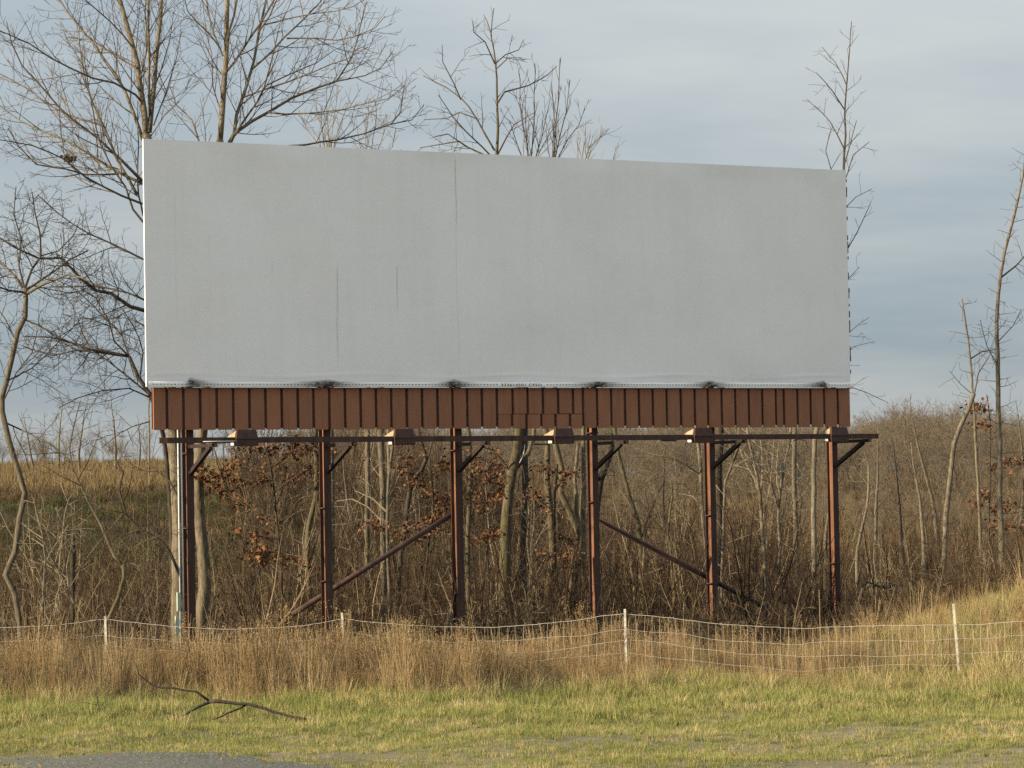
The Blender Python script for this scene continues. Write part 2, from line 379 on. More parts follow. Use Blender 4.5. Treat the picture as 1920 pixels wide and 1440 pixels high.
STAINS = [bl(p, 719)[0] for p in (356, 614, 850, 1120, 1332, 1545)]
CREASES = [(bl(853, 300)[0], 0.0, 0.34, 1.0), (bl(856, 500)[0], 0.2, 0.95, 0.28), (bl(632, 520)[0], 0.48, 0.93, 0.75), (bl(745, 500)[0], 0.47, 0.72, 0.8),
           (bl(510, 500)[0], 0.45, 0.6, 0.5), (bl(330, 500)[0], 0.2, 0.75, 0.2), (bl(393, 500)[0], 0.35, 0.7, 0.13)]
def vinyl_mesh():
    us = np.linspace(0, BW, 520); vs = np.concatenate([np.linspace(0, 0.42, 22), np.linspace(0.5, BH, 44)])
    cx = np.array([c[0] for c in CREASES])
    us = np.unique(np.concatenate([us] + [c + np.array([-.03, -.014, -.006, 0, .006, .014, .03]) for c in cx]))
    U, V = np.meshgrid(us, vs); dep = np.zeros_like(U); crease = np.zeros_like(U); stain = np.zeros_like(U)
    edge = np.minimum(1, np.minimum(np.minimum(U, BW - U), np.minimum(V, BH - V)) / 0.25)
    dep -= edge * (0.012 * np.sin(U * 1.1 + 0.6) * np.sin(V * 0.9 + 0.3) + 0.006 * np.sin(U * 3.1 + V * 1.4) + 0.004 * np.sin(U * 0.7 - V * 2.6))
    for x, a, b, s in CREASES:                              # a, b: from the top down, share of the height
        t = 1 - V / BH
        wob = 0.025 * np.sin(t * 9 + x) + 0.010 * np.sin(t * 31)
        line = np.exp(-((U - x - wob * 0.35) / 0.011) ** 2)
        env = np.clip((t - a) / 0.04, 0, 1) * np.clip((b - t) / 0.14, 0, 1)
        crease += line * env * s
        dep += -0.008 * np.exp(-((U - x) / 0.025) ** 2) * env * s
    fold = np.exp(-((V - 0.20 - 0.03 * np.sin(U * 1.9)) / 0.03) ** 2) * (0.4 + 0.6 * np.sin(U * 0.9 + 2) ** 2)
    dep -= 0.005 * fold * edge
    for i, x in enumerate(STAINS):
        lw, rw = ((0.07, 0.34), (0.50, 0.36), (0.24, 0.30), (0.30, 0.36), (0.28, 0.22), (0.30, 0.05))[i]
        w = np.where(U < x, lw, rw)
        prof = np.exp(-((np.abs(U - x) / w) ** 1.5))
        stain += prof * np.clip(1 - (V - 0.02) / (np.array((0.15, 0.12, 0.13, 0.10, 0.12, 0.12))[i] * (0.25 + 0.75 * prof)), 0, 1) ** 0.7 * 1.0
    ny_, nx_ = U.shape
    verts = np.stack([U, dep, BZ0 + V], -1).reshape(-1, 3)
    i, j = np.meshgrid(np.arange(nx_ - 1), np.arange(ny_ - 1)); o = (j * nx_ + i).ravel()
    quads = np.stack([o, o + 1, o + nx_ + 1, o + nx_], -1)
    nv = len(verts)
    # wrapped edges: a border going 0.1 m back on all four sides
    top = np.arange(nx_) + (ny_ - 1) * nx_; bot = np.arange(nx_); lef = np.arange(ny_) * nx_; rig = lef + nx_ - 1
    ex_v, ex_f = [], []
    for k, (line, flip) in enumerate(((top, False), (bot, True), (lef, False), (rig, True))):
        b0 = nv + sum(len(a) for a in ex_v); pts = verts[line].copy(); pts[:, 1] = 0.038; n = len(line)
        ex_v.append(np.concatenate([pts, verts[line]])); a = np.arange(n - 1)
        f = np.stack([b0 + n + a, b0 + n + a + 1, b0 + a + 1, b0 + a], -1)
        ex_f.append(f[:, ::-1] if flip else f)
    verts = np.concatenate([verts] + ex_v); quads = np.concatenate([quads] + ex_f)
    me = bpy.data.meshes.new('vinyl_face'); me.from_pydata(verts.tolist(), [], quads.tolist()); me.materials.append(VINYL)
    for nm, arr in (('stain', np.clip(stain, 0, 1)), ('crease', np.clip(crease, 0, 1))):
        at_ = me.attributes.new(nm, 'FLOAT', 'POINT'); full = np.zeros(len(verts), np.float32); full[:arr.size] = arr.ravel()
        at_.data.foreach_set('value', full)
    me.polygons.foreach_set('use_smooth', [True] * nx_ * 0 + [True] * (len(me.polygons) - sum(len(f) for f in ex_f)) + [False] * sum(len(f) for f in ex_f))
    return me
face = bpy.data.objects.new('vinyl_face', vinyl_mesh()); COL.objects.link(face); face.parent = bb
tag(face, 'blank grey-white vinyl sheet with thin dark creases')
# hem along the bottom with its row of stitches and the printed number
hem = MB()
hx = np.linspace(0.02, BW + 0.05, 220)
for x in hx:
    wv = 0.004 * math.sin(x * 7) + 0.004 * math.sin(x * 2.3)
    for k, (dy, dz) in enumerate(((-0.006, 0.088 + wv), (-0.016, 0.080 + wv), (-0.018, 0.012), (-0.012, -0.006))):
        hem.v.append((x, dy - 0.006, BZ0 + dz))
for i in range(len(hx) - 1):
    for k in range(3):
        o = i * 4 + k; hem.f.append((o, o + 1, o + 5, o + 4))
hem_me = hem.mesh('hem', VINYL, True)
a_ = hem_me.attributes.new('stain', 'FLOAT', 'POINT')
hs = np.zeros(len(hem.v), np.float32)
for i, x in enumerate(STAINS):
    lw, rw = ((0.07, 0.36), (0.55, 0.40), (0.26, 0.32), (0.32, 0.40), (0.30, 0.26), (0.34, 0.06))[i]
    hu = np.array([v[0] for v in hem.v]); w = np.where(hu < x, lw, rw)
    hs += 0.7 * np.exp(-((np.abs(hu - x) / w) ** 1.5))
a_.data.foreach_set('value', np.clip(hs, 0, 0.95).astype(np.float32))
hem_o = bpy.data.objects.new('hem', hem_me); COL.objects.link(hem_o); hem_o.parent = bb
st = MB(); rg = random.Random(3)
n0, n1_ = bl(938, 721)[0], bl(1014, 721)[0]
x = 0.1
while x < BW - 0.05:
    if not (n0 - 0.05 < x < n1_ + 0.05):
        st.box(x, x + 0.035, -0.0275, -0.0245, BZ0 + 0.040 + rg.uniform(-.003, .003), BZ0 + 0.049)
    x += 0.066
tag(st.build('stitching', PRINT, hem_o), kind='stuff')
fc = bpy.data.curves.new('printed_number', 'FONT'); fc.body = '333614501 CFSO'; fc.size = 0.085; fc.extrude = 0.001; fc.space_character = 1.12
fc.materials.append(PRINT)
fo = bpy.data.objects.new('printed_number', fc); COL.objects.link(fo); fo.parent = hem_o
fo.rotation_euler = (math.pi / 2, 0, 0); fo.location = (n0, -0.0265, BZ0 + 0.014)
bpy.context.view_layer.update()
_sx = (n1_ - n0) / max(fo.dimensions.x, 0.01)
fme = bpy.data.meshes.new_from_object(fo); bpy.data.objects.remove(fo)
fo = bpy.data.objects.new('printed_number', fme); COL.objects.link(fo); fo.parent = hem_o
fo.rotation_euler = (math.pi / 2, 0, 0); fo.location = (n0, -0.0265, BZ0 + 0.014); fo.scale = (_sx, 0.8, 1); fo['kind'] = 'stuff'
# back of the face: steel stringers and panel, keeps the sign solid from behind
bk = MB(); bk.box(0.03, BW - 0.03, 0.060, 0.085, BZ0 + 0.02, BZ0 + BH - 0.02); bk.build('back_panel', STEEL_DARK, bb)
for k in range(4):
    z = BZ0 + 0.35 + k * 1.18
    m = MB(); m.box(0.1, BW - 0.1, 0.137, 0.197, z, z + 0.1); m.build('stringer', STEEL_DARK, bb)
m = MB(); rg = random.Random(8)
for k in range(26):                                            # lacing ropes showing at the right edge
    z = BZ0 + 0.15 + k * 0.155 + rg.uniform(-.05, .05)
    if rg.random() < 0.8: m.box(BW + 0.004, BW + 0.02 + rg.uniform(0, .012), 0.0, 0.09, z, z + rg.uniform(0.05, 0.16))
tag(m.build('edge_lacing', CABLE, bb), kind='stuff')

# skirt: one panel per board, the joints read off the photograph
SK_Y, sk_top = 0.055, BZ0 - 0.012
joints = [285, 313.2, 344.3, 375.7, 406.7, 437.8, 468, 498.3, 528.6, 558.6, 588.1, 617.9, 647.3, 676.6, 705.2, 734, 763, 791.8, 820.7, 848.9,
          876.6, 904.1, 932, 961.5, 989.6, 1018.5, 1047, 1075, 1093.5, 1119.9, 1146.5, 1172.4, 1198.4, 1224.4, 1250.4, 1277, 1303, 1327.7,
          1353.7, 1379.1, 1404.5, 1429.8, 1455.2, 1470.3, 1495.7, 1520.5, 1545.9, 1571.3, 1596]
low = {961.5: 960, 989.6: 987, 1018.5: 1015, 1047: 1041.5, 1075: 1068.5}
rg = random.Random(5)
zl, zr = bl(290, 806.5, SK_Y)[1], bl(1590, 800.5, SK_Y)[1]
def skirt_bottom(u): return zl + (zr - zl) * u / BW
for a, b in zip(joints[:-1], joints[1:]):
    gap = 0.025
    pieces = [(a, b, 0, 1)]
    if a in low or b in low: pieces = [(a, b, 0.36, 1), (low.get(a, a), low.get(b, b), 0, 0.352)]
    for pa, pb, f0, f1 in pieces:
        ua, ub = bl(pa, 765, SK_Y)[0] + gap, bl(pb, 765, SK_Y)[0] - gap
        zb = skirt_bottom((ua + ub) / 2); zz0 = zb + (sk_top - zb) * f0; zz1 = zb + (sk_top - zb) * f1
        m = MB(); pr = rg.uniform(-.004, .004)
        m.cbox(ua, ub, SK_Y + pr, SK_Y + 0.03, zz0 + rg.uniform(-.004, .004), zz1 - (0.004 if f1 < 1 else 0), 0.006)
        m.build('skirt_panel', PANEL, bb)
u0, u1 = bl(286, 765, SK_Y)[0], bl(1595, 765, SK_Y)[0]
m = MB(); m.box(u0, u1, SK_Y + 0.034, SK_Y + 0.05, zl + 0.02, sk_top); m.build('skirt_gap_shade', STEEL_DARK, bb)  # dark sheet behind the panels; shade of the gaps put into its colour

# posts: wide-flange beams, flanges front and back
PY, ARM = 0.21, -0.95
post_u = [bl(p, 900, PY)[0] for p in (357, 614.5, 861, 1117, 1337, 1567)]
for i, u in enumerate(post_u):
    m = MB(); w = BO + bdir * u + bback * (PY + .1)
    bf, d_, tf, z0, z1 = (0.135 if i < 3 else 0.115), 0.215, 0.016, gz(w.x, w.y) - 0.4, BZ0 + BH - 0.25
    po = empty('post', (0, 0, 0)); po.parent = bb
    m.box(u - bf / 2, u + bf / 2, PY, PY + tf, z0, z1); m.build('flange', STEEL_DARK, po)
    m = MB(); m.box(u - .006, u + .006, PY + tf, PY + d_ - tf, z0, z1); m.build('web', STEEL, po)
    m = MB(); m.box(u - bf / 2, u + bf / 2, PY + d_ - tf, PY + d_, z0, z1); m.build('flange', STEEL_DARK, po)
    for k in range(3):                                          # dark band clamps round the beam
        if (i + k) % 3 == 0: continue
        z = 1.2 + k * 1.3 + 0.3 * (i % 2)
        c = MB(); c.box(u - 0.075, u + 0.075, PY - 0.006, PY + 0.221, z, z + 0.02); c.build('band', STEEL_DARK, po)

# walkway rail carried on arms with knee braces
WZ_l, WZ_r = bl(400, 825, ARM)[1], bl(1500, 819, ARM)[1]
wu0, wu1 = bl(299, 824, ARM)[0], bl(1647, 818, ARM)[0]
def wz(u): return WZ_l + (WZ_r - WZ_l) * (u - wu0) / (wu1 - wu0)
m = MB(); h = 0.048
for (ya, yb, za, zb) in ((ARM, ARM + 0.012, -h, h), (ARM + 0.012, ARM + 0.06, h - 0.01, h), (ARM + 0.012, ARM + 0.06, -h, -h + 0.01)):
    m.hexa([(wu0, ya, wz(wu0) + za), (wu1, ya, wz(wu1) + za), (wu1, yb, wz(wu1) + za), (wu0, yb, wz(wu0) + za),
            (wu0, ya, wz(wu0) + zb), (wu1, ya, wz(wu1) + zb), (wu1, yb, wz(wu1) + zb), (wu0, yb, wz(wu0) + zb)])
rail = m.build('walkway_rail', STEEL_DARK, bb)
m = MB(); m.box(wu0 - 0.003, wu0 + 0.14, ARM - 0.004, ARM - 0.0015, wz(wu0) - h, wz(wu0) + h); m.build('rail_end_sunlit', STEEL, rail)  # thin plate added in front; sunlit orange of the rail tip as colour
for i, u in enumerate(post_u):
    z = wz(u) - h - 0.004
    m = MB(); m.box(u - 0.035, u + 0.035, ARM - 0.02, PY - 0.002, z - 0.062, z); am = m.build('arm', BLACKSTEEL, bb)
    m = MB(); c = Vector((u, ARM + 0.20, z - 0.06)); e = Vector((u, PY + 0.0, z - 0.50)); q = Vector((0.034, 0, 0)); s_ = Vector((0, 0.035, 0.05))
    m.hexa([c - q - s_ * .6, c + q - s_ * .6, c + q + s_ * .6, c - q + s_ * .6, e - q - s_ * .6, e + q - s_ * .6, e + q + s_ * .6, e - q + s_ * .6])
    m.build('knee_brace', BLACKSTEEL, bb)
    m = MB(); m.box(u - 0.02, u + 0.02, ARM - 0.024, ARM - 0.0215, z - 0.05, z - 0.012); m.build('bolt_plate', STEEL, am)

# flood lights standing on the rail
LY = ARM - 0.02
for px0, px1 in ((439, 502), (735, 797), (1035, 1095), (1296, 1356), (1551, 1612)):
    u = bl((px0 * 0.62 + px1 * 0.38), 820, LY)[0]; z = wz(u); w_, d_ = 0.20, 0.50
    li = empty('flood_light', (0, 0, 0)); li.parent = bb
    m = MB()                                                   # ballast box hanging before the rail
    m.prism([(u - 0.20, LY - 0.02), (u + 0.20, LY - 0.02), (u + 0.24, LY + 0.24), (u - 0.20, LY + 0.24)], z - 0.105, z + 0.012)
    m.build('ballast_box', LAMPMETAL, li)
    m = MB(); m.box(u - 0.205, u - 0.2015, LY + 0.10, LY + 0.225, z - 0.088, z - 0.010); m.build('sticker', STICKER, li)
    m = MB(); b0, t0 = z + 0.016, z + 0.175                    # hood: upright towards the road, open towards the board
    m.hexa([(u - w_, LY - 0.03, b0), (u + w_, LY - 0.03, b0), (u + w_, LY + d_, b0), (u - w_, LY + d_, b0),
            (u - w_ * 0.86, LY + 0.0, t0), (u + w_ * 0.86, LY + 0.0, t0), (u + w_ * 0.84, LY + 0.13, t0 - 0.005), (u - w_ * 0.84, LY + 0.13, t0 - 0.005)])
    m.build('hood', LAMPMETAL, li)
    m = MB()                                                   # prismatic glass wrapping the left and back sides
    m.hexa([(u - w_ - 0.006, LY + 0.05, b0 + 0.01), (u + w_ + 0.006, LY + 0.05, b0 + 0.01), (u + w_ + 0.006, LY + d_ + 0.006, b0 + 0.012), (u - w_ - 0.006, LY + d_ + 0.006, b0 + 0.012),
            (u - w_ * 0.86 - 0.006, LY + 0.055, t0 - 0.02), (u + w_ * 0.86 + 0.006, LY + 0.055, t0 - 0.02), (u + w_ * 0.84 + 0.006, LY + 0.14, t0 - 0.03), (u - w_ * 0.84 - 0.006, LY + 0.14, t0 - 0.03)])
    m.build('lens', GLASS, li)
    m = MB(); m.box(u - w_ - 0.012, u + w_ + 0.004, LY - 0.036, LY + 0.05, b0 - 0.002, b0 + 0.014); m.build('rim', LAMPMETAL, li)

# conduits beside the left post, junction boxes, wiring under the rail
for px in (334.6, 340.4):
    m = MB(); yc = PY - 0.05; u = bl(px, 900, yc)[0]
    m.tube([Vector((u, yc, 0.45)), Vector((u, yc, 2.5)), Vector((u, yc, BZ0 - 0.3))], [0.0145] * 3, 8, True)
    m.build('conduit', PVC, bb, True)
for (pa, pb, ya, yb) in ((331.5, 337.0, 1111, 1146), (328.5, 336.0, 1155, 1192)):
    yc = PY - 0.09; m = MB(); (ua, za), (ub, zb) = bl(pa, ya, yc), bl(pb, yb, yc)
    m.box(ua, ub, yc - 0.03, yc + 0.022, zb, za); m.build('junction_box', GREENBOX, bb)
def rail_line(name, pxs, r, mat, yo, n=6):
    m = MB(); pts = []
    for px, py in pxs:
        u, z = bl(px, py, yo); pts.append(Vector((u, yo, z)))
    m.tube(pts, [r] * len(pts), n, True); return m.build(name, mat, bb, True)
rail_line('conduit', [(381, 828), (410, 827.5), (441, 827)], 0.008, PVC, ARM - 0.03)
for a, b, y in ((404, 423, 831), (1001, 1030, 833), (1240, 1268, 826)):
    rail_line('connector', [(a, y), ((a + b) / 2, y + .3), (b, y)], 0.017, PVC if a == 404 else CABLE, ARM + 0.02)
rail_line('cable', [(404, 831), (398, 836), (399, 850), (396, 862), (390, 873), (383, 878)], 0.007, CABLE, ARM + 0.03)
rail_line('cable', [(664, 829), (667, 845), (671, 858), (676, 865), (683, 864), (688, 855), (691, 838), (693, 830)], 0.007, CABLE, ARM + 0.03)
rail_line('cable', [(984, 833), (983, 845), (979, 858), (974, 868)], 0.006, PVC, ARM + 0.03)
rail_line('cable', [(1488, 826), (1497, 824), (1511, 826), (1514, 838), (1508, 848), (1500, 847)], 0.006, CABLE, ARM + 0.03)
# diagonal braces behind the posts
def brace(p0, p1, yo):
    (ua, za), (ub, zb) = bl(*p0, yo), bl(*p1, yo); m = MB()
    m.tube([Vector((ua, yo, za)), Vector(((ua + ub) / 2, yo, (za + zb) / 2)), Vector((ub, yo, zb))], [0.05] * 3, 8, True)
    m.build('diagonal_brace', STEEL_DARK, bb, True)
brace((858, 958), (548, 1152), PY + 0.29)
brace((1108, 968), (1490, 1168), PY + 0.29)

# ------------------------------------------------------------------ woven wire fence
def fY(px): return 45.6 - px / 1920 * 2.6
fz = at(960, 1290, fY(960))
fence = empty('wire_fence', (fz.x, fz.y, gz(fz.x, fz.y)))
tag(fence, 'sagging woven wire farm fence on four pale metal posts before the billboard', 'fence')
def fpart(mb, name, mat, parent=None, sm=False):
    o = mb.build(name, mat, None, sm); o.parent = parent or fence
    o.matrix_parent_inverse = Matrix.Translation(-fence.location) if parent is None else Matrix()
    return o
def fpt(px, py, dy=0.0):
    p = at(px, py, fY(px) + dy); return p
post_px = [(197, 1155, 201, 1290), (641, 1149, 649, 1288), (1171.5, 1142, 1175, 1284), (1787.5, 1132, 1799, 1276)]
for k, (xa, ya, xb, yb) in enumerate(post_px):
    top, ft = fpt(xa, ya), fpt(xb, yb); ft = ft + (ft - top) * ((ft.z - gz(ft.x, ft.y) + 0.1) / max(0.3, top.z - ft.z))
    ax = (top - ft).normalized(); sx = Vector((1, 0, 0)); fr = Vector((0, -1, 0)); w = 0.018
    m = MB()
    for hw, y0, y1 in ((w, 0.0, 0.007), (0.004, 0.007, 0.04)):    # T section
        m.hexa([ft + sx * a - fr * b for a, b in ((-hw, y0), (hw, y0), (hw, y1), (-hw, y1))] + [top + sx * a - fr * b for a, b in ((-hw, y0), (hw, y0), (hw, y1), (-hw, y1))])
    po = fpart(m, 'fence_post', POSTWHITE)
    m = MB(); L = (top - ft).length; s = 0.05
    while s < L:
        c = top - ax * s
        m.hexa([c + sx * a + fr * b + ax * q for q in (-0.007, 0.007) for a, b in ((-0.008, 0.012), (0.008, 0.012), (0.008, 0.0005), (-0.008, 0.0005))]); s += 0.056
    so = m.build('stud_row', STUD, po); so.matrix_parent_inverse = Matrix.Translation(-fence.location); so['kind'] = 'stuff'
topw = [(-60, 1178), (30, 1176), (110, 1172), (197, 1161), (260, 1168), (340, 1176), (420, 1180), (500, 1178), (570, 1173), (610, 1167), (641, 1160),
        (700, 1167), (780, 1173), (860, 1176), (930, 1176), (1000, 1171), (1080, 1163), (1130, 1155), (1172, 1151), (1250, 1158), (1330, 1168),
        (1410, 1174), (1500, 1179), (1580, 1175), (1660, 1173), (1740, 1172), (1790, 1172), (1840, 1171), (1890, 1166), (1985, 1163)]
tx, ty = [p[0] for p in topw], [p[1] for p in topw]
rg = random.Random(11)
wires = []
for k, dz in enumerate((0.0, 0.235, 0.435, 0.61, 0.80, 0.97)):
    pts = []; ph = rg.uniform(0, 6)
    for px in range(-60, 1986, 15):
        p = fpt(px, float(np.interp(px, tx, ty)), 0.02)
        p.z -= dz * (1 + 0.05 * math.sin(px * 0.006 + ph)); p.z += 0.008 * math.sin(px * 0.05 + ph) * (k > 0) + rg.uniform(-.005, .005) + 0.012 * math.sin(px * 0.021 + 2 * ph) * (k > 0)
        p.y += 0.02 * math.sin(px * 0.02 + ph); p.z = max(p.z, gz(p.x, p.y) + 0.01); pts.append(p)
    wires.append(pts)
    m = MB(); m.tube(pts, [0.0036 if k == 0 else 0.0024] * len(pts), 4); fpart(m, 'line_wire', GALV, None, True)
m = MB()
for i in range(0, len(wires[0]) - 1):
    q = rg.uniform(-0.3, 0.3)
    p = [wires[k][i].lerp(wires[k][i + 1], 0.5 + q * 0.3 + rg.uniform(-.1, .1)) for k in range(6)]
    m.tube(p, [0.0018] * 6, 3)
so = fpart(m, 'stay_wires', GALV); so['kind'] = 'stuff'

# ------------------------------------------------------------------ bare trees
def lerp_at(pts, cum, t):
    s = t * cum[-1]
    for i in range(1, len(cum)):
        if s <= cum[i] or i == len(cum) - 1:
            k = (s - cum[i - 1]) / max(1e-6, cum[i] - cum[i - 1])
            return pts[i - 1].lerp(pts[i], k), (pts[i] - pts[i - 1]).normalized()
def cumlen(pts):
    c = [0.0]
    for a, b in zip(pts[:-1], pts[1:]): c.append(c[-1] + (b - a).length)
    return c
def refine(pts, step, rng, wob):
    """resample a polyline with a Catmull-Rom curve and add a slight wander"""
    out = []; n = len(pts)
    for i in range(n - 1):
        p0, p1, p2, p3 = pts[max(0, i - 1)], pts[i], pts[i + 1], pts[min(n - 1, i + 2)]
        k = max(1, int((p2 - p1).length / step))
        for j in range(k):
            t = j / k
            q = 0.5 * ((2 * p1) + (p2 - p0) * t + (2 * p0 - 5 * p1 + 4 * p2 - p3) * t * t + (3 * p1 - p0 - 3 * p2 + p3) * t ** 3)
            if out: q = q + Vector((rng.uniform(-wob, wob), rng.uniform(-wob, wob), rng.uniform(-wob, wob)))
            out.append(q)
    out.append(pts[-1]); return out
TIP = 0.0036
def sprout(mb, pts, r0, r1, rng, lvl, o):
    """side branches along a limb, recursively"""
    if lvl >= o['levels']: return
    cum = cumlen(pts); L = cum[-1]
    if L < 0.12: return
    dens = o['dens'][min(lvl, len(o['dens']) - 1)]
    n = int(dens * L * (1 - o['t0'] if lvl == 0 else 0.85) + rng.random())
    side = rng.random() * 6.28
    for i in range(n):
        t = (o['t0'] if lvl == 0 else 0.15) + (1 - (o['t0'] if lvl == 0 else 0.15)) * (i + rng.random()) / n
        t = min(t, 0.985)
        p, T = lerp_at(pts, cum, t)
        side += 2.4 + rng.uniform(-.5, .5)
        u = T.orthogonal().normalized(); w = T.cross(u)
        P = u * math.cos(side) + w * math.sin(side)
        if o.get('flat'): P.y *= o['flat']; P = (P - T * P.dot(T)).normalized() if P.length > 1e-3 else u
        a = R(rng.uniform(*o['ang']))
        d = (T * math.cos(a) + P * math.sin(a)).normalized()
        base = o['len'][min(lvl, len(o['len']) - 1)]
        ln = base * rng.uniform(0.45, 1.25) * (1.15 - 0.75 * t)
        ln = min(ln, 0.75 * L)
        if ln < 0.1: continue
        rb = min((r0 + (r1 - r0) * t) * 0.62, 0.004 + 0.0085 * ln * o.get('thick', 1.0))
        rb = max(rb, TIP)
        k = max(2, min(7, int(ln / 0.16)))
        q = [p.copy()]; dd = d.copy(); st_ = ln / k
        for j in range(k):
            dd.z += o['up'] * st_ * (0.5 + j / k); wv = o['wob']
            dd += Vector((rng.uniform(-wv, wv), rng.uniform(-wv, wv), rng.uniform(-wv, wv)))
            dd.normalize(); q.append(q[-1] + dd * st_)
        mb.tube(q, [rb + (TIP - rb) * (j / k) for j in range(k + 1)], 3)
        sprout(mb, q, rb, TIP, rng, lvl + 1, o)

ASH = dict(levels=3, dens=(5.0, 5.5, 5.0), len=(1.5, 0.55, 0.25), ang=(28, 55), up=0.55, wob=0.10, t0=0.12)
TREES = []
def tree(name, label, Y, trunk, r_px, limbs=(), opt=None, bark=BARK_GREY, twig=TWIG, seed=1, cat='tree', group=None, sprout_trunk=0.45, toground=True, wob=0.012):
    """trunk / limbs: pixel polylines; limbs = (points, start radius px, end radius px, depth change at the tip in metres)"""
    rng = random.Random(seed); o = dict(ASH); o.update(opt or {})
    k = Y / FPX
    tp = [at(x, y, Y) for x, y in trunk]
    g = gz(tp[0].x, tp[0].y)
    if toground:
        d0 = (tp[0] - tp[1]).normalized() if len(tp) > 1 else Vector((0, 0, -1))
        if tp[0].z > g - 0.1:
            ext = Vector((tp[0].x + d0.x * 0.2, tp[0].y, g - 0.15)); tp = [ext] + tp
    root = empty(name, (tp[0].x, tp[0].y, gz(tp[0].x, tp[0].y)))
    tag(root, label, cat, group)
    inv = Matrix.Translation(-root.location)
    mt, mc = MB(), MB()
    pts = refine(tp, 0.35, rng, wob); cum = cumlen(pts)
    ra, rb = r_px[0] * k, r_px[1] * k
    rads = []
    for i, c in enumerate(cum):
        t = c / cum[-1]; r = ra + (rb - ra) * t ** 0.85
        if c < 0.7: r *= 1 + 0.35 * (1 - c / 0.7) ** 2                     # root flare
        rads.append(r * rng.uniform(0.95, 1.05))
    mt.tube(pts, rads, 10 if ra > 0.08 else 7, True)
    if sprout_trunk is not None and sprout_trunk < 1:
        o2 = dict(o); o2['t0'] = sprout_trunk; sprout(mc, pts, ra, rb, rng, 0, o2)
    for pl, l0, l1, dy in limbs:
        n = len(pl); lp = [at(x, y, Y + dy * (i / (n - 1)) ** 1.2) for i, (x, y) in enumerate(pl)]
        lp = refine(lp, 0.3, rng, wob); c = cumlen(lp)
        big = l0 > 2.6
        (mt if big else mc).tube(lp, [max(TIP, (l0 + (l1 - l0) * (q / c[-1]) ** 0.8) * k) for q in c], 7 if big else 5, True)
        sprout(mc, lp, l0 * k, l1 * k, rng, 0, o)
    for mb, nm, mat in ((mt, 'trunk', bark), (mc, 'crown', twig)):
        if mb.v:
            ob = mb.build(nm, mat, root, nm == 'trunk'); ob.matrix_parent_inverse = inv
    TREES.append(root)
    return root

# the large tree at the left end of the board
tree('bare_tree', 'tallest grey bare tree whose fanning crown rises over the board top left corner', 51.2,
     [(335, 1180), (335, 1000), (329, 850), (311, 650), (293, 450), (278, 300), (275, 252)], (15.5, 9),
     [([(275, 258), (270, 210), (262, 150), (250, 90), (232, 30), (212, -45)], 6.5, 4.2, 0.3),
      ([(280, 248), (287, 190), (293, 110), (300, 40), (306, -45)], 5.2, 3.2, 0.6),
      ([(281, 215), (280, 140), (279, 60), (276, -40)], 3.0, 2.0, -0.6),
      ([(262, 150), (275, 90), (272, 20), (280, -40)], 1.8, 1.0, -0.8),
      ([(268, 262), (252, 215), (235, 170), (195, 110), (160, 65), (125, 20), (95, -30)], 3.6, 1.5, 1.2),
      ([(257, 128), (240, 118), (194, 90), (163, 66), (135, 31), (100, -15)], 2.2, 1.1, 1.5),
      ([(267, 192), (253, 178), (215, 156), (174, 146), (132, 128), (94, 108), (56, 83), (14, 62), (-25, 50)], 2.4, 1.0, -1.5),
      ([(257, 365), (222, 302), (194, 236), (167, 174), (153, 111), (148, 50)], 3.2, 1.0, 0.8),
      ([(267, 340), (226, 299), (181, 257), (132, 222), (87, 174), (42, 122), (21, 83), (12, 40)], 3.2, 1.0, -1.2),
      ([(194, 236), (146, 222), (104, 205), (52, 167), (0, 139), (-40, 120)], 2.0, 0.9, 1.8),
      ([(267, 344), (208, 316), (167, 288), (118, 260), (62, 240), (21, 215), (-20, 180)], 3.0, 1.0, 1.6),
      ([(222, 326), (160, 326), (125, 316), (69, 309), (35, 275), (15, 240)], 2.0, 0.9, -1.4),
      ([(267, 382), (229, 368), (194, 351), (160, 330), (120, 300), (60, 272), (0, 262)], 2.5, 0.9, -2.0),
      ([(269, 417), (250, 392), (236, 351), (208, 313), (187, 271), (167, 167), (158, 110)], 2.4, 0.9, -0.5),
      ([(269, 405), (259, 365), (259, 243), (258, 190)], 2.0, 0.8, 0.2),
      ([(288, 235), (312, 170), (330, 110), (340, 60)], 1.5, 0.7, 1.0),
      ([(250, 90), (205, 40), (165, 5), (140, -20)], 1.8, 0.9, -1.0),
      ([(283, 255), (310, 215), (335, 190)], 1.2, 0.7, -1.0)],
     dict(dens=(4.6, 5.2, 4.6), len=(1.35, 0.5, 0.22)), BARK_TAN, TWIG_CROWN, 21, sprout_trunk=None)

